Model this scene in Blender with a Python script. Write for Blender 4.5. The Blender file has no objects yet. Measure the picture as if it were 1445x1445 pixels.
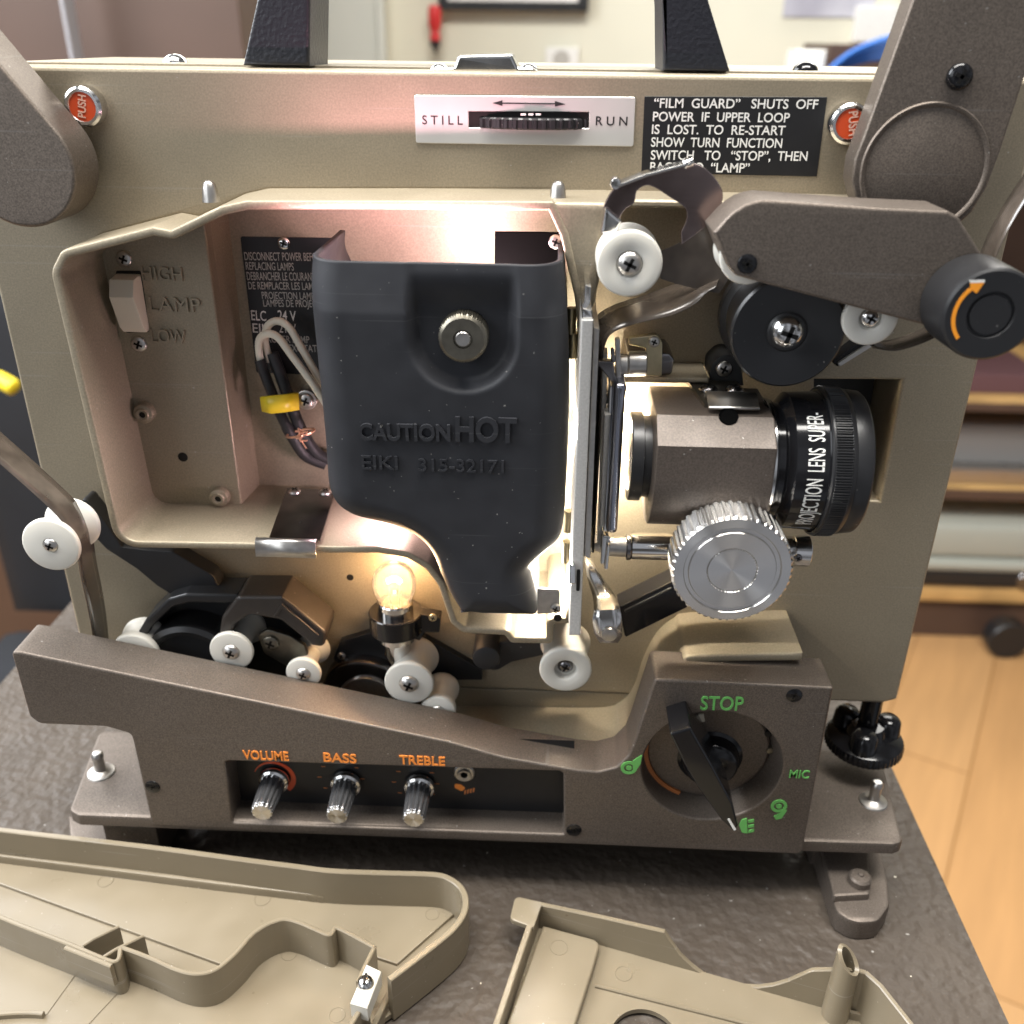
import bpy, bmesh, math, random
import numpy as np
from mathutils import Vector, Matrix
from mathutils.geometry import tessellate_polygon
random.seed(7)
SC = bpy.context.scene
COL = SC.collection
R = math.radians
MM = 0.001                       # every measure below is in millimetres; meshes are written in metres

# ------------------------------------------------------------------ camera
FPX, W0 = 1334.0, 1445.0         # focal length in pixels of the 1445 px photograph
CAM = Vector((0.0, -306.0, 300.0))
PITCH, YAW, ROLL = R(26.65), R(2.2), R(0.69)
_fwd = Vector((-math.sin(YAW)*math.cos(PITCH), math.cos(YAW)*math.cos(PITCH), -math.sin(PITCH)))
_right = _fwd.cross(Vector((0, 0, 1))).normalized()
_up = _right.cross(_fwd).normalized()
_r2 = (_right*math.cos(ROLL) + _up*math.sin(ROLL)).normalized()
_u2 = (_up*math.cos(ROLL) - _right*math.sin(ROLL)).normalized()
cd = bpy.data.cameras.new('camera')
cam = bpy.data.objects.new('camera', cd); COL.objects.link(cam)
cam.matrix_world = Matrix(((_r2.x, _u2.x, -_fwd.x, CAM.x*MM), (_r2.y, _u2.y, -_fwd.y, CAM.y*MM),
                           (_r2.z, _u2.z, -_fwd.z, CAM.z*MM), (0, 0, 0, 1)))
cd.sensor_width = 36; cd.lens = 36*FPX/W0
cd.clip_start = 0.01; cd.clip_end = 60
cd.dof.use_dof = True; cd.dof.focus_distance = 0.305; cd.dof.aperture_fstop = 11.0
SC.camera = cam

def ray(px, py):
    return (_r2*((px-722.5)/FPX) - _u2*((py-722.5)/FPX) + _fwd)
def at(px, py, Y):               # the point of the vertical plane Y = const seen at a pixel of the photograph
    d = ray(px, py); return CAM + d*((Y-CAM.y)/d.y)
def atz(px, py, Z):              # the same for a level plane
    d = ray(px, py); return CAM + d*((Z-CAM.z)/d.z)
def atp(px, py, P, n):           # and for any plane
    d = ray(px, py); return CAM + d*((P-CAM).dot(n)/d.dot(n))
def mmpp(px, py, Y):             # millimetres per pixel there
    return (at(px, py, Y)-CAM).dot(_fwd)/FPX

# ------------------------------------------------------------------ world, lamps, exposure
w = bpy.data.worlds.new('World'); SC.world = w; w.use_nodes = True
nt = w.node_tree; bg = nt.nodes['Background']
bg.inputs[1].default_value = 0.52
# the rest of the room, as soft bright and dark patches all round
wtc = nt.nodes.new('ShaderNodeTexCoord'); wnz = nt.nodes.new('ShaderNodeTexNoise'); wcr = nt.nodes.new('ShaderNodeValToRGB')
wnz.inputs['Scale'].default_value = 2.6; wnz.inputs['Detail'].default_value = 1.5
wcr.color_ramp.elements[0].position = 0.40; wcr.color_ramp.elements[0].color = (0.10, 0.095, 0.09, 1)
wcr.color_ramp.elements[1].position = 0.62; wcr.color_ramp.elements[1].color = (0.86, 0.90, 1.0, 1)
nt.links.new(wtc.outputs['Generated'], wnz.inputs['Vector']); nt.links.new(wnz.outputs['Fac'], wcr.inputs[0]); nt.links.new(wcr.outputs[0], bg.inputs[0])
SC.view_settings.view_transform = 'Standard'; SC.view_settings.look = 'None'
SC.view_settings.exposure = -0.22; SC.view_settings.gamma = 1.0
def area(name, loc, target, sx, sy, power, col, spread=180):
    l = bpy.data.lights.new(name, 'AREA'); l.shape = 'RECTANGLE'; l.size = sx*MM; l.size_y = sy*MM
    l.energy = power; l.color = col; l.spread = R(spread)
    o = bpy.data.objects.new(name, l); COL.objects.link(o); o.location = Vector(loc)*MM
    o.rotation_euler = (Vector(target)-Vector(loc)).to_track_quat('-Z', 'Y').to_euler(); return o
area('ceiling_light', (0, -190, 1500), (0, -40, 150), 1300, 420, 62, (1.0, 0.965, 0.91))
area('window_and_fill_light', (-1250, -60, 1000), (-40, -40, 120), 1100, 900, 60, (0.93, 0.96, 1.0))
area('window_and_fill_light', (-1150, 850, 900), (-150, 0, 60), 800, 800, 18, (0.93, 0.96, 1.0))
area('window_and_fill_light', (150, 1440, 1080), (0, 0, 60), 1700, 800, 40, (1.0, 0.97, 0.92))  # added fill lamp behind, no known window; lifts the upward faces
area('window_and_fill_light', (-1300, -1500, 800), (0, 0, 150), 900, 1100, 10, (0.90, 0.95, 1.0))  # added soft frontal fill for the plate, not a known window
def lamp(name, P, power, col, rad=2.0):
    l = bpy.data.lights.new(name, 'POINT'); l.energy = power; l.color = col; l.shadow_soft_size = rad*MM
    o = bpy.data.objects.new(name, l); COL.objects.link(o); o.location = P*MM; return o

# ------------------------------------------------------------------ materials
def mat(name, col, rough=0.5, metal=0.0, spec=0.5, noise=0.0, nscale=900, bump=0.0, bscale=1500, bdet=3, coat=0.0,
        rvar=0.0, aniso=None, trans=0.0, emit=None, estr=0.0, col2=None, detail=2.0, alpha=1.0, sss=0.0, speck=None, blot=0.0, scratch=None):
    m = bpy.data.materials.new(name); m.use_nodes = True
    t = m.node_tree; b = t.nodes['Principled BSDF']; L = t.links.new
    b.inputs['Base Color'].default_value = (*col, 1); b.inputs['Roughness'].default_value = rough
    b.inputs['Metallic'].default_value = metal; b.inputs['Specular IOR Level'].default_value = spec
    b.inputs['Coat Weight'].default_value = coat; b.inputs['Coat Roughness'].default_value = 0.15
    b.inputs['Transmission Weight'].default_value = trans; b.inputs['Alpha'].default_value = alpha
    if sss:
        b.inputs['Subsurface Weight'].default_value = sss; b.inputs['Subsurface Scale'].default_value = 0.004
        b.inputs['Subsurface Radius'].default_value = (1.0, 0.9, 0.75)
    tc = t.nodes.new('ShaderNodeTexCoord')
    def nz(scale, det=2.0):
        n = t.nodes.new('ShaderNodeTexNoise'); n.inputs['Scale'].default_value = scale
        n.inputs['Detail'].default_value = det; L(tc.outputs['Object'], n.inputs['Vector']); return n
    if noise or col2:
        n = nz(nscale, detail); r = t.nodes.new('ShaderNodeMix'); r.data_type = 'RGBA'
        c2 = col2 or tuple(min(1, c*(1+noise)) for c in col)
        c1 = col if col2 else tuple(c*(1-noise) for c in col)
        r.inputs[6].default_value = (*c1, 1); r.inputs[7].default_value = (*c2, 1)
        mr = t.nodes.new('ShaderNodeMapRange'); mr.inputs[1].default_value = 0.3; mr.inputs[2].default_value = 0.7
        L(n.outputs['Fac'], mr.inputs[0]); L(mr.outputs[0], r.inputs[0]); L(r.outputs[2], b.inputs['Base Color'])
    def over(node_factor, colour, blend='MIX'):
        lk = b.inputs['Base Color'].links; src = lk[0].from_socket if lk else None
        q = t.nodes.new('ShaderNodeMix'); q.data_type = 'RGBA'; q.blend_type = blend
        if src: L(src, q.inputs[6])
        else: q.inputs[6].default_value = (*col, 1)
        q.inputs[7].default_value = (*colour, 1); L(node_factor, q.inputs[0]); L(q.outputs[2], b.inputs['Base Color'])
    def ramp(n, lo, hi, top):
        mr = t.nodes.new('ShaderNodeMapRange'); mr.inputs[1].default_value = lo; mr.inputs[2].default_value = hi
        mr.inputs[3].default_value = 0; mr.inputs[4].default_value = top; L(n.outputs['Fac'], mr.inputs[0]); return mr.outputs[0]
    if blot:                          # handling marks: large soft darker patches
        over(ramp(nz(22, 5), 0.45, 0.75, blot), tuple(c*0.45 for c in col))
    if scratch:                       # fine handling scratches: (strength, tone)
        for k, (ax, ay) in enumerate(((0.5, 0.3), (-0.9, 0.7), (1.9, -0.4))):
            mp = t.nodes.new('ShaderNodeMapping'); mp.inputs['Rotation'].default_value = (ax, ay, ax+k); mp.inputs['Scale'].default_value = (14, 14, 900)
            n = t.nodes.new('ShaderNodeTexNoise'); n.inputs['Scale'].default_value = 1.0; n.inputs['Detail'].default_value = 1.0
            L(tc.outputs['Object'], mp.inputs[0]); L(mp.outputs[0], n.inputs['Vector'])
            over(ramp(n, 0.745, 0.775, scratch[0]), (scratch[1],)*3)
    if speck:                         # settled dust: (scale, threshold, strength)
        over(ramp(nz(speck[0], 1), speck[1], speck[1]+0.03, speck[2]), (0.55, 0.53, 0.49))
    if rvar:
        n = nz(60, 4); mr = t.nodes.new('ShaderNodeMapRange')
        mr.inputs[1].default_value = 0.3; mr.inputs[2].default_value = 0.7
        mr.inputs[3].default_value = rough-rvar; mr.inputs[4].default_value = rough+rvar
        L(n.outputs['Fac'], mr.inputs[0]); L(mr.outputs[0], b.inputs['Roughness'])
    if bump:
        n = nz(bscale, bdet); bp = t.nodes.new('ShaderNodeBump'); bp.inputs['Strength'].default_value = 1.0
        bp.inputs['Distance'].default_value = bump*MM
        L(n.outputs['Fac'], bp.inputs['Height']); L(bp.outputs[0], b.inputs['Normal'])
    if aniso is not None:
        b.inputs['Anisotropic'].default_value = aniso; b.inputs['Anisotropic Rotation'].default_value = 0.25
        tg = t.nodes.new('ShaderNodeTangent'); tg.direction_type = 'RADIAL'; tg.axis = 'Y'
        L(tg.outputs[0], b.inputs['Tangent'])
    if emit:
        b.inputs['Emission Color'].default_value = (*emit, 1); b.inputs['Emission Strength'].default_value = estr
    return m
M = {}
M['tan'] = mat('tan_metallic_paint', (0.315, 0.268, 0.192), 0.48, 0.42, noise=0.13, nscale=1700, bump=0.035, bscale=1300, rvar=0.06, blot=0.25, speck=(700, 0.765, 0.45), scratch=(0.10, 0.5))
M['brown'] = mat('brown_metallic_paint', (0.152, 0.126, 0.105), 0.54, 0.66, noise=0.28, nscale=2200, bump=0.04, bscale=1700, rvar=0.06, blot=0.22, speck=(700, 0.765, 0.4), scratch=(0.12, 0.35))
M['shield'] = mat('dark_lamp_cover', (0.021, 0.022, 0.026), 0.58, 0.0, spec=0.35, scratch=(0.10, 0.22), noise=0.12, nscale=120, bump=0.012, bscale=2500, rvar=0.09, speck=(800, 0.775, 0.35), blot=0.3)
M['black'] = mat('black_plastic', (0.014, 0.014, 0.015), 0.38, 0.0, bump=0.008, bscale=2500, rvar=0.08, speck=(900, 0.78, 0.3))
M['gloss'] = mat('glossy_black', (0.007, 0.007, 0.008), 0.13, 0.0, spec=0.35, coat=0.15, rvar=0.03)
M['blackmatte'] = mat('matte_black', (0.010, 0.010, 0.010), 0.6, 0.0, noise=0.2, nscale=300)
M['leather'] = mat('grained_handle', (0.012, 0.013, 0.018), 0.42, 0.0, bump=0.25, bscale=750)
M['hoodbrown'] = mat('dark_brown_plastic', (0.030, 0.024, 0.020), 0.42, 0.0, noise=0.12, nscale=300, bump=0.02, bscale=1200, rvar=0.07, speck=(700, 0.765, 0.3))
M['rubber'] = mat('black_rubber', (0.018, 0.018, 0.019), 0.55, 0.0, bump=0.02, bscale=800)
M['chrome'] = mat('bright_steel', (0.72, 0.71, 0.69), 0.16, 1.0, rvar=0.06, bump=0.004, bscale=600)
M['steel'] = mat('satin_steel', (0.52, 0.50, 0.47), 0.33, 1.0, noise=0.10, nscale=400, rvar=0.07)
M['bluesteel'] = mat('blued_chrome', (0.34, 0.35, 0.40), 0.20, 1.0, rvar=0.06)
M['sand'] = mat('blasted_aluminium', (0.46, 0.45, 0.43), 0.5, 0.3, noise=0.10, nscale=1500, bump=0.03, bscale=1500)
M['knobshaft'] = mat('smoked_clear_knob', (0.30, 0.30, 0.31), 0.14, 0.85, coat=0.5)
M['darksteel'] = mat('dark_steel', (0.22, 0.21, 0.21), 0.22, 1.0, noise=0.15, nscale=150, rvar=0.06)
M['brass'] = mat('yellow_zinc', (0.55, 0.47, 0.30), 0.32, 1.0, noise=0.10, nscale=300)
M['turned'] = mat('turned_aluminium', (0.74, 0.72, 0.69), 0.26, 1.0, aniso=0.96)
M['gunmetal'] = mat('turned_gunmetal', (0.20, 0.185, 0.15), 0.38, 1.0, noise=0.15, nscale=300)
M['nylon'] = mat('white_nylon', (0.62, 0.60, 0.54), 0.40, 0.0, noise=0.03, nscale=80, sss=0.12)
M['cream'] = mat('cream_switch', (0.66, 0.61, 0.49), 0.38)
M['wire'] = mat('cream_wire', (0.70, 0.66, 0.54), 0.5, bump=0.05, bscale=1800)
M['yellow'] = mat('yellow_clamp', (0.80, 0.62, 0.03), 0.35)
M['white'] = mat('white_print', (0.74, 0.73, 0.69), 0.5, noise=0.10, nscale=500)
M['void'] = mat('deep_hole', (0.003, 0.003, 0.003), 1.0, 0.0, spec=0.0)
M['mountbrown'] = mat('dark_brown_casting', (0.085, 0.068, 0.056), 0.44, 0.35, noise=0.25, nscale=1800, bump=0.05, bscale=1500, rvar=0.06, speck=(700, 0.765, 0.4))
M['greyprint'] = mat('grey_print', (0.42, 0.40, 0.36), 0.5)
M['ink'] = mat('black_ink', (0.015, 0.014, 0.014), 0.45)
M['label'] = mat('black_label', (0.011, 0.011, 0.012), 0.42, noise=0.1, nscale=200)
M['sticker'] = mat('brushed_plate', (0.56, 0.545, 0.52), 0.40, 0.35, noise=0.05, nscale=60)
M['orange'] = mat('orange_print', (0.80, 0.25, 0.04), 0.5)
M['orange2'] = mat('orange_arrow', (0.93, 0.33, 0.02), 0.45)
M['red'] = mat('push_button_red', (0.62, 0.075, 0.02), 0.35)
M['pink'] = mat('worn_button_print', (0.70, 0.42, 0.32), 0.5)
M['green'] = mat('green_print', (0.13, 0.42, 0.10), 0.5)
M['rust'] = mat('orange_ring', (0.50, 0.17, 0.05), 0.5)
M['cover'] = mat('tan_plastic', (0.185, 0.152, 0.102), 0.34, 0.0, scratch=(0.22, 0.42), noise=0.06, nscale=30, rvar=0.09, bump=0.01, bscale=500, blot=0.16, speck=(800, 0.775, 0.4))
M['film'] = mat('film_base', (0.075, 0.060, 0.048), 0.20, 0.0, spec=0.8, noise=0.35, nscale=120, coat=0.4, rvar=0.08)
M['filmshine'] = mat('film_gloss', (0.42, 0.33, 0.315), 0.17, 1.0, noise=0.14, nscale=60, rvar=0.08)
M['slot'] = mat('dark_recess', (0.012, 0.011, 0.010), 0.45, 0.5)
M['copper'] = mat('copper_twist', (0.75, 0.42, 0.28), 0.35, 0.6)
M['lensglass'] = mat('lens_glass', (0.03, 0.03, 0.05), 0.06, 0.0, coat=1.0)

# ------------------------------------------------------------------ mesh helpers
ORG = {}
def thing(name, label, cat, loc, group=None, kind=None):
    o = bpy.data.objects.new(name, None); COL.objects.link(o); o.empty_display_size = 0.01
    o.location = Vector(loc)*MM; ORG[o] = Vector(loc)
    o['label'] = label; o['category'] = cat
    if group: o['group'] = group
    if kind: o['kind'] = kind
    return o
def tag(o, label, cat, group=None):
    o['label'] = label; o['category'] = cat
    if group: o['group'] = group
    return o
def struct(o):
    o['kind'] = 'structure'; return o
def link(name, verts, faces, m, parent=None, smooth=38, wn=False, mats=None, mi=None):
    V = [Vector(v) for v in verts]
    lo = Vector((min(v.x for v in V), min(v.y for v in V), min(v.z for v in V)))
    hi = Vector((max(v.x for v in V), max(v.y for v in V), max(v.z for v in V)))
    c = (lo+hi)/2
    me = bpy.data.meshes.new(name)
    me.from_pydata([((v-c)*MM)[:] for v in V], [], faces)
    for mm in (mats or [M[m] if isinstance(m, str) else m]): me.materials.append(mm)
    if mi:
        for p, k in zip(me.polygons, mi): p.material_index = k
    bm = bmesh.new(); bm.from_mesh(me); bmesh.ops.remove_doubles(bm, verts=bm.verts, dist=1e-7)
    bmesh.ops.recalc_face_normals(bm, faces=bm.faces); bm.to_mesh(me); bm.free()
    if smooth:
        for p in me.polygons: p.use_smooth = True
        me.set_sharp_from_angle(angle=R(smooth))
    o = bpy.data.objects.new(name, me); COL.objects.link(o); ORG[o] = c
    if parent is not None:
        o.parent = parent; o.location = (c-ORG[parent])*MM
    else: o.location = c*MM
    if wn:
        w_ = o.modifiers.new('wn', 'WEIGHTED_NORMAL'); w_.keep_sharp = True; w_.weight = 80
    return o

def fillet(pts, seg=6):
    """polygon of (x, y) or (x, y, r): round the corners that carry a radius"""
    out = []; n = len(pts)
    for i, p in enumerate(pts):
        if len(p) < 3 or p[2] <= 0: out.append((p[0], p[1])); continue
        a, b, c = Vector(pts[i-1][:2]), Vector(p[:2]), Vector(pts[(i+1) % n][:2])
        u, v = (a-b), (c-b); lu, lv = u.length, v.length; u /= lu; v /= lv
        ang = u.angle(v)
        if ang > math.pi-0.05: out.append((p[0], p[1])); continue
        d = min(p[2]/math.tan(ang/2), lu*0.49, lv*0.49); r = d*math.tan(ang/2)
        ctr = b+(u+v).normalized()*(r/math.sin(ang/2))
        s, e = b+u*d-ctr, b+v*d-ctr
        a0 = math.atan2(s.y, s.x); a1 = math.atan2(e.y, e.x); da = (a1-a0+math.pi) % (2*math.pi)-math.pi
        for k in range(seg+1):
            t = a0+da*k/seg; out.append((ctr.x+r*math.cos(t), ctr.y+r*math.sin(t)))
    return out
def area2(p): return sum(p[i-1][0]*p[i][1]-p[i][0]*p[i-1][1] for i in range(len(p)))/2
def ccw(p): return list(p) if area2(p) > 0 else list(reversed(p))
def inset(p, d):
    """offset a counter-clockwise polygon inward by d"""
    n = len(p); out = []
    for i in range(n):
        a, b, c = Vector(p[i-1]), Vector(p[i]), Vector(p[(i+1) % n])
        e1, e2 = (b-a), (c-b)
        if e1.length < 1e-9 or e2.length < 1e-9: out.append((b.x, b.y)); continue
        e1.normalize(); e2.normalize()
        n1, n2 = Vector((-e1.y, e1.x)), Vector((-e2.y, e2.x))
        m = n1+n2; l = m.length
        if l < 1e-6: out.append((b.x, b.y)); continue
        m /= l; k = d/max(0.35, m.dot(n1)); out.append((b.x+m.x*k, b.y+m.y*k))
    return out
def clean(p, eps=1e-4):
    out = []
    for q in p:
        if not out or (Vector(q)-Vector(out[-1])).length > eps: out.append(q)
    if len(out) > 1 and (Vector(out[0])-Vector(out[-1])).length < eps: out.pop()
    return out
def extrude(name, outer, holes, fa, fb, m, parent, bev=0.5, seg=2, backbev=False, wn=True, smooth=40, put=None):
    """plate with holes; outline in plane coords, put(u, v, w) -> point; w from fa (front, bevelled) to fb"""
    rings = [ccw(clean(outer))]+[list(reversed(ccw(clean(h)))) for h in holes]
    sgn = 1 if fb > fa else -1
    prof = []
    if bev > 0:
        for k in range(seg+1):
            t = math.pi/2*k/seg; prof.append((bev*(1-math.sin(t)), fa+sgn*bev*(1-math.cos(t))))
    else: prof.append((0, fa))
    if backbev and bev > 0:
        for k in range(seg+1):
            t = math.pi/2*(1-k/seg); prof.append((bev*(1-math.sin(t)), fb-sgn*bev*(1-math.cos(t))))
    else: prof.append((0, fb))
    V = []; F = []; start = []
    for ins, wv in prof:
        row = []
        for rg in rings:
            q = inset(rg, ins) if ins > 1e-9 else rg
            row.append(len(V)); V += [put(u, v, wv) for u, v in q]
        start.append(row)
    for k in range(len(prof)-1):
        for ri, rg in enumerate(rings):
            n = len(rg); s0, s1 = start[k][ri], start[k+1][ri]
            for i in range(n):
                j = (i+1) % n; F.append((s0+i, s0+j, s1+j, s1+i))
    for k, flip in ((0, False), (len(prof)-1, True)):
        ins = prof[k][0]
        polys = [[Vector((u, v, 0)) for u, v in (inset(rg, ins) if ins > 1e-9 else rg)] for rg in rings]
        idx = []
        for ri, rg in enumerate(rings): idx += [start[k][ri]+i for i in range(len(rg))]
        for tri in tessellate_polygon(polys): F.append(tuple(idx[i] for i in tri))
    return link(name, V, F, m, parent, smooth, wn)
def toplane(pts, Y):
    """pixels (x, y[, r]) -> (X, Z[, r mm]) on the plane Y"""
    o = []
    for p in pts:
        q = at(p[0], p[1], Y)
        o.append((q.x, q.z) if len(p) < 3 else (q.x, q.z, p[2]*mmpp(p[0], p[1], Y)))
    return o
def prism(name, pts, Yf, Yb, m, parent, holes=(), bev=0.5, seg=2, trace=None, **kw):
    """outline traced in pixels at depth `trace` (default the front), extruded straight along Y"""
    T = Yf if trace is None else trace
    return extrude(name, fillet(toplane(pts, T)), [fillet(toplane(h, T)) for h in holes], Yf, Yb, m, parent, bev, seg,
                   put=lambda u, v, wv: Vector((u, wv, v)), **kw)
def prismz(name, pts, Zt, Zb, m, parent, holes=(), bev=0.5, trace=None, **kw):
    T = Zt if trace is None else trace
    def tp(P):
        o = []
        for p in P:
            q = atz(p[0], p[1], T); s = (q-CAM).dot(_fwd)/FPX
            o.append((q.x, q.y) if len(p) < 3 else (q.x, q.y, p[2]*s))
        return o
    return extrude(name, fillet(tp(pts)), [fillet(tp(h)) for h in holes], Zt, Zb, m, parent, bev,
                   put=lambda u, v, wv: Vector((u, v, wv)), **kw)
def box(name, lo, hi, m, parent, bev=0.5, **kw):
    return extrude(name, [(lo[0], lo[2]), (hi[0], lo[2]), (hi[0], hi[2]), (lo[0], hi[2])], [], lo[1], hi[1], m, parent, bev,
                   backbev=True, put=lambda u, v, wv: Vector((u, wv, v)), **kw)
AX = {'X': (Vector((1, 0, 0)), Vector((0, 1, 0)), Vector((0, 0, 1))), 'Y': (Vector((0, 1, 0)), Vector((1, 0, 0)), Vector((0, 0, 1))),
      'Z': (Vector((0, 0, 1)), Vector((1, 0, 0)), Vector((0, 1, 0)))}
def lathe(name, C, axis, prof, m, parent, seg=64, flute=None, smooth=32, mats=None, pm=None, cap=True):
    """prof: (radius, along axis from C); flute(t, angle) -> radius factor; pm: material index of each profile span"""
    if isinstance(axis, str): a, u, v = AX[axis]
    else:
        a = axis.normalized(); u = a.orthogonal().normalized(); v = a.cross(u)
    V = []; F = []; mi = []
    for r, t in prof:
        for i in range(seg):
            g = 2*math.pi*i/seg; rr = r*(flute(t, g) if flute else 1)
            V.append(C+a*t+(u*math.cos(g)+v*math.sin(g))*rr)
    for k in range(len(prof)-1):
        for i in range(seg):
            j = (i+1) % seg
            F.append((k*seg+i, k*seg+j, (k+1)*seg+j, (k+1)*seg+i)); mi.append(pm[k] if pm else 0)
    for k in (0, len(prof)-1):
        if cap and prof[k][0] > 1e-6: F.append(tuple(range(k*seg, k*seg+seg))); mi.append(pm[min(k, len(pm)-1)] if pm else 0)
    # collapse zero radii happens in remove_doubles
    if pm:
        o = link(name, V, F, m, parent, smooth, mats=[M[x] for x in mats], mi=mi)
        return o
    return link(name, V, F, m, parent, smooth)
def disc(name, px, py, rpx, Yf, Yb, m, parent, bev=0.6, seg=64, **kw):
    C = at(px, py, Yf); r = rpx*mmpp(px, py, Yf); d = Yb-Yf
    b = min(bev, r*0.45, d*0.45)
    return lathe(name, C, 'Y', [(0, 0), (r-b, 0), (r-b*0.3, b*0.3), (r, b), (r, d), (0, d)], m, parent, seg, **kw)
def tube(name, pts, rad, m, parent, seg=10, caps=True, closed=False):
    P = [Vector(p) for p in pts]; n = len(P); V = []; F = []
    up = Vector((0, 1, 0.13)).normalized()
    for i, p in enumerate(P):
        t = (P[min(i+1, n-1)]-P[max(i-1, 0)]).normalized()
        a = t.cross(up).normalized(); b = t.cross(a)
        rr = rad[i] if isinstance(rad, (list, tuple)) else rad
        for k in range(seg):
            g = 2*math.pi*k/seg; V.append(p+(a*math.cos(g)+b*math.sin(g))*rr)
    for i in range(n-1):
        for k in range(seg):
            j = (k+1) % seg; F.append((i*seg+k, i*seg+j, (i+1)*seg+j, (i+1)*seg+k))
    F.append(tuple(range(seg))); F.append(tuple(range((n-1)*seg, n*seg)))
    return link(name, V, F, m, parent, 50)
def spline(pts, n=8):
    P = [Vector(p) for p in pts]; out = []
    for i in range(len(P)-1):
        p0, p1, p2, p3 = P[max(i-1, 0)], P[i], P[i+1], P[min(i+2, len(P)-1)]
        for k in range(n):
            t = k/n
            out.append(0.5*((2*p1)+(p2-p0)*t+(2*p0-5*p1+4*p2-p3)*t*t+(3*p1-p0-3*p2+p3)*t**3))
    out.append(P[-1]); return out
def sheet(name, rows, th, m, parent, smooth=60):
    """a grid of points given thickness th"""
    n, k = len(rows), len(rows[0]); V = [p for r in rows for p in r]
    F = [(i*k+j, i*k+j+1, (i+1)*k+j+1, (i+1)*k+j) for i in range(n-1) for j in range(k-1)]
    o = link(name, V, F, m, parent, smooth)
    s = o.modifiers.new('thick', 'SOLIDIFY'); s.thickness = th*MM; s.offset = 0
    return o
def ring(name, outer, inner, fa, fb, m, parent, bev=0.6):
    """wall between two outlines of equal length, rounded front edge"""
    n = len(outer); c = [((a[0]+b[0])/2, (a[1]+b[1])/2) for a, b in zip(outer, inner)]
    mixp = lambda P, Q, t: [(a[0]+(b[0]-a[0])*t, a[1]+(b[1]-a[1])*t) for a, b in zip(P, Q)]
    loops = [(outer, fb), (outer, fa+bev), (mixp(outer, inner, 0.09), fa+bev*0.3), (mixp(outer, inner, 0.25), fa), (mixp(outer, inner, 0.75), fa), (mixp(outer, inner, 0.91), fa+bev*0.3), (inner, fa+bev), (inner, fb)]
    V = [Vector((u, wv, v)) for L, wv in loops for u, v in L]; F = []
    for k in range(len(loops)-1):
        for i in range(n):
            j = (i+1) % n; F.append((k*n+i, k*n+j, (k+1)*n+j, (k+1)*n+i))
    return link(name, V, F, m, parent, 50)
def textmesh(s, bold=0.0, bevel=0.0):
    cu = bpy.data.curves.new('t', 'FONT'); cu.body = s; cu.size = 1; cu.extrude = 0.5; cu.offset = bold
    cu.resolution_u = 4
    o = bpy.data.objects.new('t', cu); COL.objects.link(o)
    dg = bpy.context.evaluated_depsgraph_get(); me = bpy.data.meshes.new_from_object(o.evaluated_get(dg))
    V = [v.co.copy() for v in me.vertices]; F = [tuple(p.vertices) for p in me.polygons]
    bpy.data.objects.remove(o); bpy.data.curves.remove(cu); bpy.data.meshes.remove(me)
    return V, F
def text(name, s, p0, p1, cap, Y, m, parent, depth=0.15, bold=0.012, slant=0.0):
    """letters standing on the plane Y; p0, p1 baseline ends in pixels, cap height in pixels"""
    V, F = textmesh(s, bold)
    x0 = min(v.x for v in V); x1 = max(v.x for v in V)
    A, B = at(*p0, Y), at(*p1, Y); ex = (B-A); Lx = ex.length; ex.normalize()
    n = Vector((0, -1, 0)); ey = n.cross(ex)
    ch = None
    # cap height in mm from the pixel measure, along ey
    test = at(p0[0], p0[1]-cap, Y) if abs(ex.x) > abs(ex.z) else at(p0[0]-cap, p0[1], Y)
    ch = abs((test-A).dot(ey)); sy = ch/0.70; sx = Lx/(x1-x0)
    W = [A+ex*((v.x-x0)*sx)+ey*(v.y*sy)+n*((v.z+0.5)*depth) for v in V]
    return link(name, W, F, m, parent, 0)
def merge(name, items, m, parent, smooth=38, wn=False):
    """several vert/face lists as one mesh"""
    V = []; F = []
    for v, f in items:
        b = len(V); V += v; F += [tuple(i+b for i in q) for q in f]
    return link(name, V, F, m, parent, smooth, wn)
def boxvf(lo, hi, tf=None):
    x0, y0, z0 = lo; x1, y1, z1 = hi
    V = [Vector(p) for p in ((x0, y0, z0), (x1, y0, z0), (x1, y1, z0), (x0, y1, z0), (x0, y0, z1), (x1, y0, z1), (x1, y1, z1), (x0, y1, z1))]
    if tf: V = [tf(v) for v in V]
    return V, [(0, 3, 2, 1), (4, 5, 6, 7), (0, 1, 5, 4), (1, 2, 6, 5), (2, 3, 7, 6), (3, 0, 4, 7)]
def cyl_between(name, A, B, r, m, parent, seg=24, bev=0.3):
    d = (B-A).length; b = min(bev, r*0.4)
    return lathe(name, A, B-A, [(0, 0), (r-b, 0), (r, b), (r, d-b), (r-b, d), (0, d)], m, parent, seg)
def crossvf(C, r, axis_n, depth, rot=0.0, wd=0.26):
    a = axis_n.normalized(); u = a.orthogonal().normalized(); v = a.cross(u); it = []
    for k in (0, 1):
        g = rot+k*math.pi/2; e = u*math.cos(g)+v*math.sin(g); f = a.cross(e)
        it.append(boxvf((-r, -r*wd, -depth), (r, r*wd, 0.0), lambda p, e=e, f=f: C+e*p.x+f*p.y+a*p.z))
    V = []; F = []
    for vv, ff in it:
        b = len(V); V += vv; F += [tuple(i+b for i in q) for q in ff]
    return V, F
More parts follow.
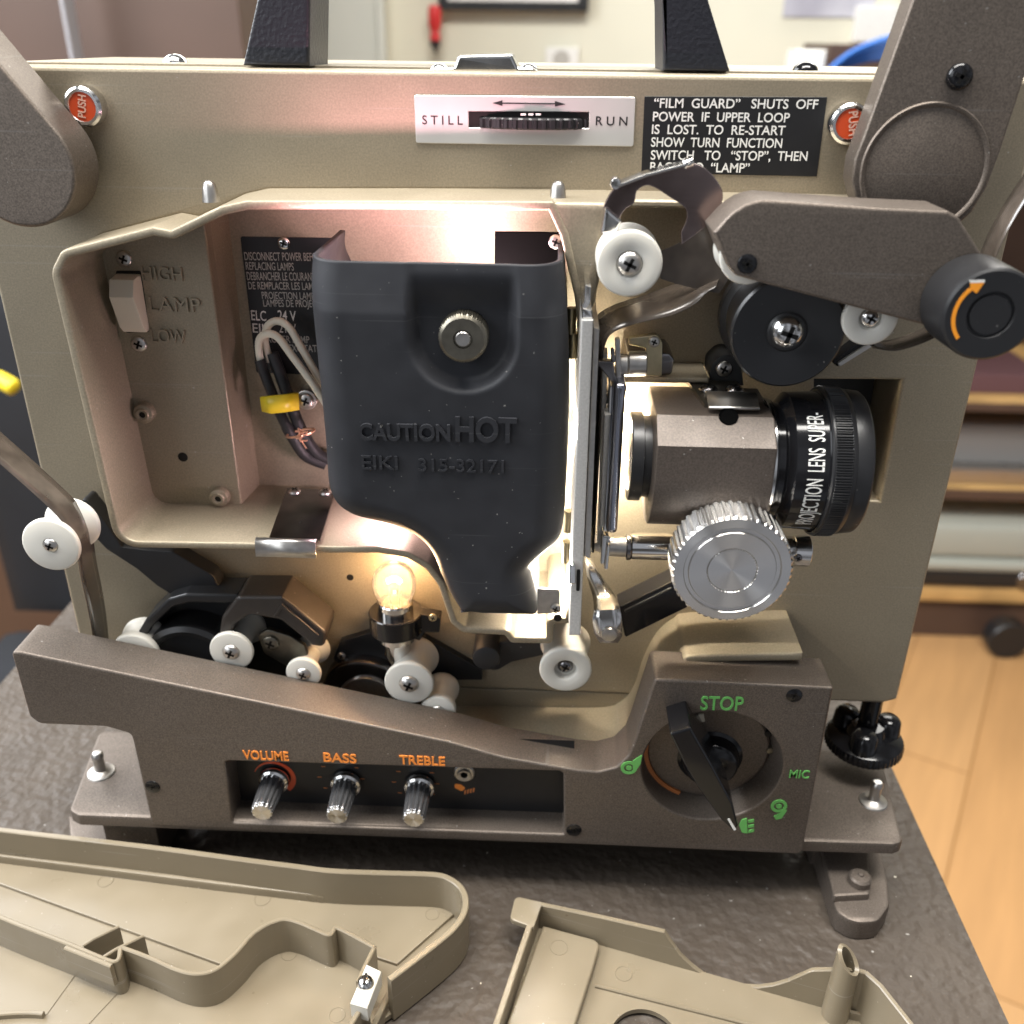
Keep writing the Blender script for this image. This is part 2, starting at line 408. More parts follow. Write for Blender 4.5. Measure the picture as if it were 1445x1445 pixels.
def screw(px, py, rpx, Y, parent, m='steel', dome=0.35, slot='slot', rot=0.4, name='screw'):
    """pan-head cross screw seated on the plane Y"""
    C = at(px, py, Y); r = rpx*mmpp(px, py, Y); h = r*(dome+0.25)
    prof = [(0, -h)]+[(r*math.sin(t), -h+r*dome*(1-math.cos(t))) for t in (0.35, 0.7, 1.0, 1.25, 1.5)]+[(r, 0), (0, 0)]
    o = lathe(name, C, 'Y', prof, m, parent, 28, smooth=50)
    V, F = crossvf(C+Vector((0, -h-0.03, 0)), r*0.55, Vector((0, -1, 0)), r*0.25, rot)
    link('drive_slot', V, F, slot, o, 0)
    return o
def screwz(P, r, parent, m='steel'):
    """the same lying face up at a point"""
    h = r*0.55
    o = lathe('screw', P, 'Z', [(0, h), (r*0.4, h*0.95), (r*0.75, h*0.7), (r, h*0.25), (r, 0), (0, 0)], m, parent, 24, smooth=50)
    V, F = crossvf(P+Vector((0, 0, h+0.03)), r*0.5, Vector((0, 0, 1)), r*0.2, 0.3)
    link('drive_slot', V, F, 'slot', o, 0)
    return o
def spool(name, px, py, rpx, Yf, Yb, parent, waist=0.72, fl=0.16, hole=0.4, scr=0.22, m='nylon', scrm='steel', hub=1.2):
    """film roller with a front and a back flange, recessed hub and screw"""
    C = at(px, py, Yf); r = rpx*mmpp(px, py, Yf); d = Yb-Yf
    rh = r*hole
    prof = [(0, hub), (rh*0.92, hub), (rh, 0.35), (rh*1.10, 0.05), (r*0.93, 0), (r*0.975, 0.18), (r, 0.7), (r*0.99, d*fl), (r*0.93, d*fl+0.8),
            (r*waist, d*(fl+0.16)), (r*waist, d*(1-fl-0.16)), (r*0.93, d*(1-fl)-0.8), (r*0.99, d*(1-fl)), (r, d-1.0), (r*0.95, d), (0, d)]
    o = lathe(name, C, 'Y', prof, m, parent, 56, smooth=45)
    if scr:
        Cs = C+Vector((0, hub, 0)); rs = r*scr; h = rs*0.6
        s = lathe('roller_screw', Cs, 'Y', [(0, -h), (rs*0.45, -h*0.93), (rs*0.8, -h*0.65), (rs, -h*0.2), (rs, 0.2), (0, 0.2)], scrm, o, 28, smooth=50)
        V, F = crossvf(Cs+Vector((0, -h-0.03, 0)), rs*0.52, Vector((0, -1, 0)), rs*0.2, 0.35)
        link('drive_slot', V, F, 'slot', o, 0)
    return o

# ------------------------------------------------------------------ the projector: casing
PJ = thing('film_projector', 'tan and brown film projector standing open on the dark table with its lamps lit', 'projector', (-21, 45, 0))
ppx = lambda P, Y: at(P[0], P[1], Y)
RIM = [(71, 384, 30), (86, 353, 26), (214, 320, 8), (240, 325, 6), (311, 291, 20), (346, 283), (560, 283), (782, 284, 8), (803, 329, 12), (824, 421), (832, 520), (828, 700),
       (812, 860), (806, 880, 4), (781, 881, 3), (781, 909, 8), (721, 908, 8), (712, 897, 4), (653, 894, 16), (636, 880, 10), (626, 850, 20), (618, 826, 20), (600, 803, 30), (574, 788, 30),
       (532, 781), (470, 781), (360, 776), (163, 773, 34)]
RIMXZ = fillet(toplane(RIM, -25))
RECPX = [(1150, 536), (1272, 537), (1241, 707), (1146, 705)]
RECXZ = fillet(toplane(RECPX, 0))
def put_y(u, v, wv): return Vector((u, wv, v))
ZT = 291.0; ZB = 66.5; XL, XR = -183.6, 141.0
tray_hole = inset(ccw(RIMXZ), 0.8)
face = extrude('front_plate', fillet([(XL, ZB, 3), (XR-5, ZB, 2), (XR, ZB+2, 1), (XR, ZT, 3), (XL, ZT, 3)]), [tray_hole, RECXZ], 0, 26, 'tan', PJ, 1.4, 3, put=put_y)
box('rear_housing', (XL+2, 26.2, ZB+1), (XR-2, 92, ZT-1.2), 'tan', PJ, 2.0)
box('top_lid', (XL+14, 14, ZT-1.0), (XR-10, 88, ZT+0.7), 'tan', PJ, 0.5)
extrude('lens_recess_floor', inset(ccw(RECXZ), 0.7), [], 23.5, 25, 'blackmatte', PJ, 0, put=put_y)
# lamp compartment: wall, floors, step
inn = inset(ccw(RIMXZ), 2.6)
ring('compartment_wall', ccw(RIMXZ), inn, -25, 24, 'tan', PJ)
extrude('compartment_floor', inset(ccw(RIMXZ), 0.9), [], 22, 25, 'tan', PJ, 0, put=put_y)
# raised switch floor, its right flank drafted towards the deep floor
SF = [at(130, 330, 5), at(284, 300, 5), at(343, 724, 5), at(196, 722, 5)]
a0, a1 = at(284, 311, 5), at(343, 724, 5); b0, b1 = at(322, 304, 22), at(367, 692, 22)
ext = lambda P, Q, k: P+(Q-P)*k
top5, top22 = ext(a1, a0, 1.06), ext(b1, b0, 1.04)
bot5, bot22 = ext(a0, a1, 1.06), ext(b0, b1, 1.08)
xl = -181.0
V = [Vector((xl, 5, top5.z)), top5, bot5, Vector((xl, 5, bot5.z)), top22, bot22, Vector((xl, 23, top22.z)), Vector((xl, 23, bot22.z))]
# keep it inside the wall: build as polygon clipped by hand along the inner outline
sw = [(150, 372, 12), (215, 338, 8), (250, 330), (284, 305), (290, 340), (343, 724), (200, 722, 16), (176, 690, 10)]
EDGE = fillet(toplane(sw, 5))
extrude('switch_floor', [(p[0], p[1]) for p in toplane([(95, 380), (120, 340), (215, 318), (250, 312), (285, 290), (343, 726), (346, 748), (170, 748), (140, 700)], 5)], [], 5, 22.5, 'tan', PJ, 0.8, 3, put=put_y)
link('floor_step', [top5+Vector((0, 0.7, 0)), bot5+Vector((0, 0.7, 0)), bot22, top22, top5+Vector((-3, 1, 0)), bot5+Vector((-3, 1, 0)), bot22+Vector((-3, 1, 0)), top22+Vector((-3, 1, 0))],
     [(0, 1, 2, 3), (4, 5, 6, 7), (0, 1, 5, 4), (2, 3, 7, 6), (1, 2, 6, 5), (3, 0, 4, 7)], 'tan', PJ, 30)
# shelf above the film path and ribs right of the lamp compartment
prism('film_path_hood', [(775, 285), (862, 285.5, 2), (862, 300), (852, 330, 14), (845, 400, 20), (836, 437, 4), (816, 437), (795, 330)], -24.8, 0.5, 'tan', PJ, bev=1.8, seg=3)
prism('film_path_hood', [(858, 280, 2), (1245, 287, 2), (1245, 298, 2), (858, 294, 2)], -17, 0.5, 'tan', PJ, bev=1.8, seg=3)
prism('film_path_rib', [(800, 300), (846, 300, 6), (842, 430, 6), (812, 430)], -15, 0.4, 'tan', PJ, bev=2, seg=3)
# bowl-shaped shelf under the film path
bt = toplane([(230, 985), (560, 995), (716, 997), (842, 999), (876, 990), (894, 968), (909, 925), (926, 893), (950, 872), (975, 864), (1109, 861)], 0)
bsp = [(p.x, p.z) for p in spline([Vector((a, 0, b)) for a, b in bt], 5)]
n = len(bsp); low = []
for i, p in enumerate(bsp):
    a = Vector(bsp[max(i-1, 0)]); b = Vector(bsp[min(i+1, n-1)]); t = (b-a).normalized(); low.append((p[0]+t.y*3.4, p[1]-t.x*3.4))
extrude('film_path_shelf', bsp+list(reversed(low)), [], -28, 0.3, 'tan', PJ, 1.0, 2, put=put_y, smooth=50)
# ------------------------------------------------------------------ top: handle posts, latch, lid screws
def post(pxs, Yf, Yb):
    return prism('handle_post', pxs, Yf, Yb, 'leather', PJ, bev=1.6, seg=3)
hp = thing  # noqa
def post3(name, bot, top, Yf, Yb):
    # tapered post: bottom and top pixel spans at the front plane
    b0, b1 = at(*bot[0], Yf), at(*bot[1], Yf); zb = ZT+0.6
    t0, t1 = at(*top[0], Yf), at(*top[1], Yf)
    k = (ZT+58-t0.z)/(t0.z-zb)
    t0e, t1e = t0+(t0-b0)*k, t1+(t1-b1)*k
    pts = [(b0.x, zb), (b1.x, zb), (t1e.x, ZT+58), (t0e.x, ZT+58)]
    return extrude(name, pts, [], Yf, Yb, 'leather', PJ, 1.2, 3, backbev=True, put=put_y)
post3('handle_post', ((343, 103), (437, 103)), ((362, 0), (437, 0)), 6, 33)
post3('handle_post', ((935, 108), (1030, 108)), ((935, 0), (1000, 0)), 6, 33)
box('handle_grip', (-92, 6, ZT+58), (45, 33, ZT+76), 'leather', PJ, 5)
lt = prism('lid_latch', [(603, 103, 2), (612, 95, 3), (640, 95, 3), (646, 78, 6), (722, 76, 6), (731, 95, 3), (752, 95, 3), (763, 103, 2)], 7, 22, 'chrome', PJ, bev=1.0, seg=3)
for px in (620, 746):
    P = at(px, 98, 10); P.z = at(px, 97, 10).z-0.4
    lathe('rivet', P, 'Z', [(0, 2.0), (1.6, 1.7), (2.6, 0.8), (2.9, 0), (0, 0)], 'chrome', lt, 24)
for px, py, mm_ in ((248, 92, 'chrome'), (1136, 101, 'gloss')):
    P = at(px, py, 30); P.z = ZT+0.7
    lathe('lid_screw', P, 'Z', [(0, 2.6), (2.0, 2.2), (3.6, 1.0), (4.0, 0), (0, 0)], mm_, PJ, 28)
# ------------------------------------------------------------------ speed plate with thumb wheel
sp = prism('speed_plate', [(584, 134, 3), (897, 137, 3), (894, 207, 3), (587, 202, 3)], -0.5, 0.05, 'sticker', PJ, holes=[[(661, 157, 1), (831.5, 158, 1), (831, 181, 1), (661.5, 180, 1)]], bev=0.2, seg=1)
prism('wheel_slot', [(661, 157), (831.5, 158), (831, 181), (661.5, 180)], -0.08, 0.05, 'slot', sp, bev=0)
zc = at(748, 174, 0).z; xc = (at(676, 172, 0).x+at(826, 172, 0).x)/2
fl = lambda t, g: 1+0.010*(1 if math.sin(g*72) > 0 else -1)
lathe('thumb_wheel', Vector((xc, 27.6, zc)), 'Z', [(0, 1.6), (31.2, 1.6), (31.9, 1.2), (31.9, -1.2), (31.2, -1.6), (0, -1.6)], 'black', PJ, 432, flute=lambda t, g: fl(t, g) if abs(t) < 1.5 else 1, smooth=20)
text('plate_lettering', 'S T I L L', (596, 175.3), (653, 176), 12.6, -0.5, 'ink', sp, 0.08, 0.01)
text('plate_lettering', 'R U N', (840.5, 176.6), (885, 177.2), 12.6, -0.5, 'ink', sp, 0.08, 0.01)
prism('arrow_mark', [(695, 145.5), (709, 141.5), (709, 144.7), (783, 145.6), (783, 142.5), (798, 147), (783, 150.5), (783, 147.4), (709, 146.5), (709, 149.5)], -0.6, -0.45, 'ink', sp, bev=0)
for k in range(3): prism('wheel_mark', [(735+k*10.5, 160.2), (742+k*10.5, 160.2), (742+k*10.5, 163), (735+k*10.5, 163)], -3.0, -2.6, 'white', sp, bev=0)
# ------------------------------------------------------------------ film guard label
fg = prism('warning_label', [(909.5, 136, 1), (1167.5, 137, 1), (1152.6, 249, 1), (905, 244, 1)], -0.2, 0.05, 'label', PJ, bev=0.05, seg=1)
for s, x0, x1, yb in (('\u201cFILM  GUARD\u201d   SHUTS  OFF', 922.5, 1153.5, 153), ('POWER  IF  UPPER  LOOP', 921, 1113.5, 172), ('IS  LOST.  TO  RE-START', 919.5, 1107.5, 190), ('SHOW  TURN  FUNCTION', 918.5, 1103, 208),
                      ('SWITCH   TO   \u201cSTOP\u201d,  THEN', 918, 1138.6, 226.3), ('BACK  TO  \u201cLAMP\u201d', 917, 1057, 243)):
    text('label_lettering', s, (x0, yb-1.2), (x1, yb+0.6), 13.2, -0.2, 'white', fg, 0.06, 0.012)
# ------------------------------------------------------------------ push buttons
def button(cx, cy, ox, oy, rot):
    b = lathe('push_button', at(cx, cy, -4.5), 'Y', [(3.9, 0.5), (4.2, 0), (5.0, 0), (5.7, 0.6), (5.9, 1.5), (5.9, 4.6), (0, 4.6)], 'chrome', PJ, 48)
    c = at(cx, cy, -4.2)
    lathe('button_cap', c, 'Y', [(0, 0), (4.15, 0), (4.15, 3), (0, 3)], 'red', b, 40)
    return b
b1 = button(115.5, 151, 0, 0, 0)
text('button_lettering', 'PUSH', (121, 167), (121, 135), 11, -4.25, 'pink', b1, 0.12, 0.02)
b2 = button(1200, 175, 0, 0, 0)
text('button_lettering', 'PUSH', (1198, 158), (1198, 192), -13, -4.25, 'pink', b2, 0.12, 0.02)
# ------------------------------------------------------------------ reel arms
def capsule(c, r, p1, p2, n=28):
    """outline: two far points and an arc of circle c, r between their tangents"""
    def tang(p, s):
        d = Vector(p)-Vector(c); L = d.length; a = math.atan2(d.y, d.x); t = math.acos(r/L)
        return a+s*t
    t1, t2 = tang(p1, 1), tang(p2, -1)
    while t2 < t1: t2 += 2*math.pi
    return [p1]+[(c[0]+r*math.cos(t1+(t2-t1)*k/n), c[1]+r*math.sin(t1+(t2-t1)*k/n)) for k in range(n+1)]+[p2]
c = at(23, 236, -21); rr = 83*mmpp(23, 236, -21)
pA, pB = at(0, 90, -21), at(93, 204, -21); dv = (pA-pB).normalized()
p1 = pB+dv*150
lateral = Vector((-dv.z, 0, dv.x)); 
def armpoly(c, rad, dirv, L, half):
    n = Vector((-dirv.z, dirv.x)); d2 = Vector((dirv.x, dirv.z)); c2 = Vector((c.x, c.z)); out = []
    a = math.atan2(n.y, n.x)
    for k in range(33): 
        t = a+math.pi*k/32; out.append((c2.x+rad*math.cos(t), c2.y+rad*math.sin(t)))
    e = c2+d2*L
    out.append((e.x-n.x*half, e.y-n.y*half)); out.append((e.x+n.x*half, e.y+n.y*half)); return out
extrude('supply_arm', armpoly(c, rr, dv, 130, rr*0.8), [], -21, -5, 'brown', PJ, 1.1, 3, put=put_y)
lathe('arm_pivot', Vector((c.x, -5.2, c.z)), 'Y', [(0, 0), (12, 0), (12, 5.4), (0, 5.4)], 'brown', PJ, 32)
c = at(1304, 246, -18); rr = 99*mmpp(1304, 246, -18)
ta, tb = at(1287.6, 0, -18), at(1215, 205, -18); dv2 = Vector(((ta-tb).x, 0, (ta-tb).z)).normalized()
pl = [at(1287.6, 0, -18), at(1218, 194, -18)]
outl = toplane([(1310, -70), (1287.6, 0), (1252, 100), (1218, 194), (1206, 225), (1202, 255), (1210, 290), (1235, 320), (1270, 339), (1305, 343), (1345, 325), (1372, 300), (1393, 265), (1412, 215), (1445, 114), (1505, -70)], -18)
ra = extrude('takeup_arm', outl, [], -18, -8.5, 'brown', PJ, 1.0, 3, put=put_y, smooth=30)
c = at(1304, 240, -18); rr = 90*mmpp(1304, 240, -18)
lathe('pivot_cap', Vector((c.x, -18, c.z)), 'Y', [(0, -0.06), (rr-2.1, -0.05), (rr-1.7, 0.15), (rr-1.2, -0.55), (rr-0.5, -0.6), (rr, 0.2)], 'brown', ra, 72, smooth=60)
lathe('arm_pivot', Vector((c.x, -8.6, c.z)), 'Y', [(0, 0), (14, 0), (14, 9), (0, 9)], 'brown', PJ, 32)
screw(1353, 108, 18, -18, ra, 'gloss', dome=0.45, slot='slot')
# ------------------------------------------------------------------ switch, embossed words, bosses
swp = prism('switch_cutout', [(163, 382, 3), (199, 382, 3), (211, 468, 3), (178, 470, 3)], 4.9, 5.2, 'slot', PJ, bev=0)
xa, xb = at(167, 425, 3).x, at(201, 425, 3).x
zt, zm, zb_ = at(180, 388, 4).z, at(180, 410, 0).z, at(190, 468, 3).z
prf = [(5.2, zt+0.2), (-1.0, zt-0.5), (-3.4, zm-1.5), (0.5, zb_+2), (2.6, zb_), (5.2, zb_)]
extrude('rocker_switch', prf, [], xa, xb, 'cream', PJ, 0.35, 2, backbev=True, put=lambda u, v, wv: Vector((wv, u, v)))
for px, py in ((176, 365), (197, 485)): screw(px, py, 11, 5, PJ, 'steel')
for s, x0, x1, yb, cp in (('HIGH', 202, 259, 393, 19), ('LAMP', 213, 285, 437, 20), ('LOW', 215, 264, 481, 19)):
    text('embossed_word', s, (x0, yb+1), (x1, yb+3), cp, 5, 'tan', PJ, 0.9, 0.0)
for px, py in ((200, 586), (307, 705)):
    bo = lathe('screw_boss', at(px, py, 1.2), 'Y', [(1.15, 1.2), (1.25, 0.1), (2.0, 0), (2.4, 0.6), (3.3, 0.9), (3.6, 1.4), (3.7, 4), (0, 4)], 'tan', PJ, 36)
    lathe('boss_hole', at(px, py, 1.9), 'Y', [(0, 0), (1.2, 0), (1.2, 1), (0, 1)], 'slot', bo, 20)
disc('drilled_hole', 258, 645, 7, 4.95, 5.3, 'slot', PJ, bev=0.02)
disc('drilled_hole', 494, 815, 5, -0.05, 0.3, 'slot', PJ, bev=0.02)
# lamp label on the deep floor
ll = prism('lamp_label', [(339, 334, 3), (478, 336, 3), (478, 530, 3), (362, 526, 3)], 21.6, 22.1, 'label', PJ, bev=0.05, seg=1)
for s, x0, x1, yb, cp in (('DISCONNECT POWER BEFORE', 345.5, 456, 367, 11.5), ('REPLACING LAMPS', 347.4, 415, 380.5, 11), ('DEBRANCHER LE COURANT', 349, 445, 395, 11.5), ('DE REMPLACER LES LAMPES', 351, 455, 408, 10.5),
                          ('PROJECTION LAMP', 370, 444, 421.5, 10), ('LAMPES DE PROJECTION', 372, 468, 432.5, 10), ('ELC', 355, 376, 451.5, 14), ('24 V', 392.6, 418, 451.5, 14), ('EJL', 357, 378, 469, 13), ('21 V', 394, 418, 469, 13),
                          ('EXCITER LAMP', 372, 437, 483, 10), ('EXCITATRICE', 408, 468, 496, 10)):
    text('label_lettering', s, (x0, yb), (x1, yb+1.3), cp, 21.6, 'greyprint' if cp < 13 else 'white', ll, 0.05, 0.004)
screw(401, 343, 9, 21.6, PJ, 'chrome')
# bracket on the compartment's lower wall
zw = at(420, 776, -25).z+2.75
xA, xB = at(380, 764, -24).x, at(452, 764, -24).x
k0, k1 = at(406, 709, 15).x, at(474, 709, 15).x
br = link('lamp_clip', [Vector((xA, -24, zw+1.0)), Vector((xB, -24, zw+1.0)), Vector((k1, 16, zw+1.0)), Vector((k0, 16, zw+1.0)), Vector((xA, -24, zw)), Vector((xB, -24, zw)), Vector((k1, 16, zw)), Vector((k0, 16, zw))],
     [(0, 1, 2, 3), (4, 5, 6, 7), (0, 1, 5, 4), (1, 2, 6, 5), (2, 3, 7, 6), (3, 0, 4, 7)], 'darksteel', PJ, 20)
V = []
yy = [-24, -25.5, -26.6, -27.2, -27.6]; zz = [zw+0.5, zw+1.6, zw+1.0, zw-1.6, zw-4.2]
rows = [[Vector((xA-4, y, z)), Vector((xB-1, y, z))] for y, z in zip(yy, zz)]
sheet('clip_lip', rows, 0.8, 'steel', br, 60)
for px in (418, 461): 
    P = at(px, 714, 13); P.z = zw+1.0; screwz(P, 2.4, br, 'steel')
# locating pins on the compartment rim
for px, py in ((298, 271), (787, 272)):
    P = at(px, py+12, -16); P.z -= 0.3
    lathe('locating_pin', P, 'Z', [(0, 6.2), (0.9, 6.0), (1.7, 5.2), (2.2, 3.6), (2.6, 0), (0, 0)], 'steel', PJ, 28, smooth=60)
# ------------------------------------------------------------------ lamp wiring
Yw = 12
def path(pts): return [at(x, y, Y) for x, y, Y in pts]
wr = tube('lamp_wire', spline(path([(373, 525, 16), (366, 500, 15), (366, 480, 13), (376, 471, 11), (392, 476, 10), (412, 502, 8), (440, 540, 6), (470, 585, 8)])), 1.35, 'wire', PJ, 12)
tube('lamp_wire', spline(path([(381, 510, 18), (374, 480, 17), (378, 460, 15), (392, 453, 14), (408, 462, 12), (425, 490, 11), (448, 530, 10), (475, 570, 10)])), 1.35, 'wire', PJ, 12)
tube('wire_sleeve', spline(path([(366, 508, 15), (380, 545, 14), (396, 585, 14), (414, 618, 14), (432, 643, 15), (460, 655, 16)])), [1.9]*20+[2.2]*21, 'rubber', PJ, 12)
tube('wire_sleeve', spline(path([(384, 498, 18), (398, 535, 17), (412, 575, 16), (428, 612, 16), (448, 640, 16), (470, 650, 16)])), 2.2, 'rubber', PJ, 12)
cl = sheet('cable_clamp', [[at(368, 560, 9), at(371, 580, 9)], [at(378, 559, 7.5), at(384, 583, 7.5)], [at(400, 557, 8), at(404, 581, 8)], [at(420, 554, 13), at(421, 578, 13)]], 1.2, 'yellow', PJ)
screw(432, 565, 11, 15, PJ, 'steel')
disc('clamp_washer', 432, 565, 15, 15.2, 22, 'steel', PJ)
random.seed(3)
o0 = at(424, 611, 11)
lp_ = [o0+Vector((5.2*math.cos(g), -3.4*math.sin(g), 1.2*math.cos(g))) for g in np.linspace(0, 2*math.pi, 15)]
tt = tube('twist_tie', spline(lp_, 3), 0.45, 'copper', PJ, 6)
for k in range(8):
    a = Vector((random.uniform(-1, 4), random.uniform(-4.5, -3), random.uniform(-2, 4.5))); b = Vector((random.uniform(-1, 5), random.uniform(-5, -3), random.uniform(-5, 3)))
    tube('tie_strand', spline([o0+Vector((0, -3.4, 0)), o0+(a+b)*0.4+Vector((0, -1.5, 0)), o0+a, o0+b], 4), 0.28, 'copper', tt, 5)

# ------------------------------------------------------------------ lamp cover (soft black shield over the projection lamp)
YS = -43.0
LFT = [(438, 371), (437, 400), (440, 440), (446, 500), (452, 560), (458, 620), (461, 660), (463, 690), (467, 708), (476, 724), (492, 737), (512, 745), (535, 750), (560, 757), (582, 767), (600, 782), (612, 800), (622, 826), (632, 848), (640, 862), (650, 877)]
BOT = [(680, 879), (720, 880), (758, 881)]
RGT = [(756, 855), (752, 832), (748, 818), (751, 811), (766, 797), (783, 782), (792, 768), (796, 740), (799, 690), (801, 640), (803, 580), (803, 520), (801, 470), (798, 420), (795, 377)]
L3 = [(at(x, y, YS+7).x, at(x, y, YS).z) for x, y in LFT]; B3 = [(at(x, y, YS+5).x, at(x, y, YS).z-0.6) for x, y in BOT]; R3 = [(at(x, y, YS+7).x, at(x, y, YS).z) for x, y in RGT]
sm = lambda P: [(q.x, q.z) for q in spline([Vector((a, 0, b)) for a, b in P], 4)]
OUT = sm(L3)+B3[:-1]+sm([B3[-1]]+R3)
A_ = np.array(OUT)
ztop = max(L3[0][1], R3[-1][1]); zbot = B3[-1][1]
def dist_out(x, z):
    P = A_[:-1]; Q = A_[1:]; d = Q-P; t = ((x-P[:, 0])*d[:, 0]+(z-P[:, 1])*d[:, 1])/np.maximum(1e-9, (d**2).sum(1)); t = np.clip(t, 0, 1)
    return float(np.sqrt((x-P[:, 0]-t*d[:, 0])**2+(z-P[:, 1]-t*d[:, 1])**2).min())
kc = at(653, 480, YS); kr = 80*mmpp(653, 480, YS)
zcrease = at(500, 442, YS).z
def smooth_(t): t = max(0, min(1, t)); return t*t*(3-2*t)
RR = 10.0
def ysurf(x, z):
    d = dist_out(x, z); y = YS
    if d < RR: y += RR-math.sqrt(max(0, RR*RR-(RR-d)**2))
    if z > zcrease: y += (z-zcrease)*0.16
    du = (abs(x-kc.x) if z > kc.z else math.hypot(x-kc.x, z-kc.z))
    y += 5.2*smooth_((kr-du)/3.2)*(1-0.93*smooth_((z-kc.z-6)/(ztop-kc.z-8)))
    return y
def xspan(z, P):
    """first crossing of the polyline with the level z"""
    for (xa_, za), (xb_, zb2) in zip(P[:-1], P[1:]):
        if (za-z)*(zb2-z) <= 0 and za != zb2: return xa_+(xb_-xa_)*(z-za)/(zb2-za)
    return P[-1][0] if abs(P[-1][1]-z) < abs(P[0][1]-z) else P[0][0]
LS, RS = sm(L3), sm([B3[-1]]+R3)
NR, NC = 170, 120
rows = []
for i in range(NR+1):
    z = ztop+(zbot+0.02-ztop)*i/NR
    xl_, xr_ = xspan(min(z, L3[0][1]), LS), xspan(min(z, R3[-1][1]), RS)
    if z < L3[-1][1]: xl_ = L3[-1][0]+0.2
    row = []
    for j in range(NC+1):
        t = j/NC; t = 0.5-0.5*math.cos(math.pi*t) if True else t
        t = 0.35*(j/NC)+0.65*t
        x = xl_+(xr_-xl_)*t; row.append(Vector((x, ysurf(x, z), z)))
    rows.append(row)
V = [p for r in rows for p in r]; k = NC+1
F = [(i*k+j, i*k+j+1, (i+1)*k+j+1, (i+1)*k+j) for i in range(NR) for j in range(NC)]
# skirt back along the outline
bi = [i*k for i in range(NR+1)]+[NR*k+j for j in range(1, NC+1)]+[i*k+NC for i in range(NR-1, -1, -1)]
cx_, cz_ = A_.mean(0)
prev = bi
for yb in (-28, -18, -8, 5):
    cur = []
    for q in bi:
        p = V[q]; cur.append(len(V)); V.append(Vector((p.x, yb if yb < 5 else 6+14.5*smooth_((ztop-2-p.z)/16), p.z)))
    F += [(prev[i], prev[i+1], cur[i+1], cur[i]) for i in range(len(bi)-1)]; prev = cur
SH = link('lamp_cover', V, F, 'shield', PJ, 50)
s_ = SH.modifiers.new('thick', 'SOLIDIFY'); s_.thickness = 1.6*MM; s_.offset = -1
# raised lettering
yl = YS-0.05
text('raised_lettering', 'CAUTION', (507.5, 619), (636, 621), 22, yl, 'shield', SH, 0.9, 0.028)
text('raised_lettering', 'HOT', (643, 620.5), (729, 623), 33, yl, 'shield', SH, 0.9, 0.030)
text('raised_lettering', 'EIKI', (511, 661), (562, 662), 19, yl, 'shield', SH, 0.6, 0.008)
text('raised_lettering', '315-32171', (591, 664), (711, 666.5), 17.5, yl, 'shield', SH, 0.6, 0.008)
# knurled nut
kn = at(653, 479, -44.5); rk = 35*mmpp(653, 479, -44.5)
nut = lathe('knurled_nut', kn, 'Y', [(0, 0.6), (2.6, 0.6), (2.8, 0), (rk-1.0, 0), (rk-0.2, 0.6), (rk, 1.0), (rk, 7), (0, 7)], 'gunmetal', PJ, 240,
      flute=lambda t, g: 1+(0.016*(1 if math.sin(g*60) > 0 else -1) if t > 0.9 else 0), smooth=25)
lathe('nut_stud', kn+Vector((0, -0.1, 0)), 'Y', [(0, 0), (2.0, 0), (2.4, 0.5), (2.4, 1.4), (0, 1.4)], 'steel', nut, 28)
# black plate and screws behind the cover
prism('lamp_bracket', [(698, 327, 1), (790, 328, 2), (792, 400, 1), (698, 400, 1)], -6, -5, 'void', PJ, bev=0.2, seg=1)
screw(784, 341, 10, -8, PJ, 'steel')
lb = prism('cover_bracket', [(758, 831, 3), (790, 832, 6), (791, 865, 2), (758, 867, 1)], -27, -26, 'steel', PJ, bev=0.2, seg=1)
screw(784, 858, 8, -27, lb, 'steel')
disc('drilled_hole', 787, 872, 6, -25.6, -25.2, 'slot', PJ, bev=0.02)
# ------------------------------------------------------------------ projection lamp inside
lc = at(775, 610, -8)
M['lampglow'] = mat('lit_projection_lamp', (1, 0.95, 0.85), 0.5, emit=(1.0, 0.93, 0.80), estr=25)
LPt = lathe('projection_lamp', lc+Vector((-30, 0, 0)), 'X', [(2, 0), (8, 4), (14, 11), (17, 20), (17.6, 24), (17, 24), (13, 12), (7, 5.5), (0, 4)], 'steel', PJ, 40)
lathe('lamp_bulb', lc+Vector((-24, 0, 0)), 'X', [(0, 0), (3, 1), (4, 5), (4, 11), (3, 14), (0, 15.5)], 'lampglow', LPt, 24)
lamp('projection_beam', at(800, 600, -14), 1.3, (1.0, 0.90, 0.74), 5)
lamp('projection_beam_exit', at(880, 600, -10), 0.26, (1.0, 0.82, 0.60), 2)
lamp('projection_beam_gate', at(853, 650, -13), 0.45, (1.0, 0.90, 0.74), 1)
lamp('projection_beam_low', at(775, 800, -14), 0.45, (1.0, 0.90, 0.76), 4)
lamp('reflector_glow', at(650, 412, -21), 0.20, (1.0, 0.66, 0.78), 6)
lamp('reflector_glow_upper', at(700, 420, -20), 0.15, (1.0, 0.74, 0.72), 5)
lg = at(560, 380, -40); lg.z = 246.6
area('opening_glow', lg, lg+Vector((0, 10, 9)), 66, 2.0, 0.055, (1.0, 0.50, 0.60), 120)
lamp('reflector_glow_lower', at(545, 700, -10), 0.13, (1.0, 0.70, 0.78), 5)
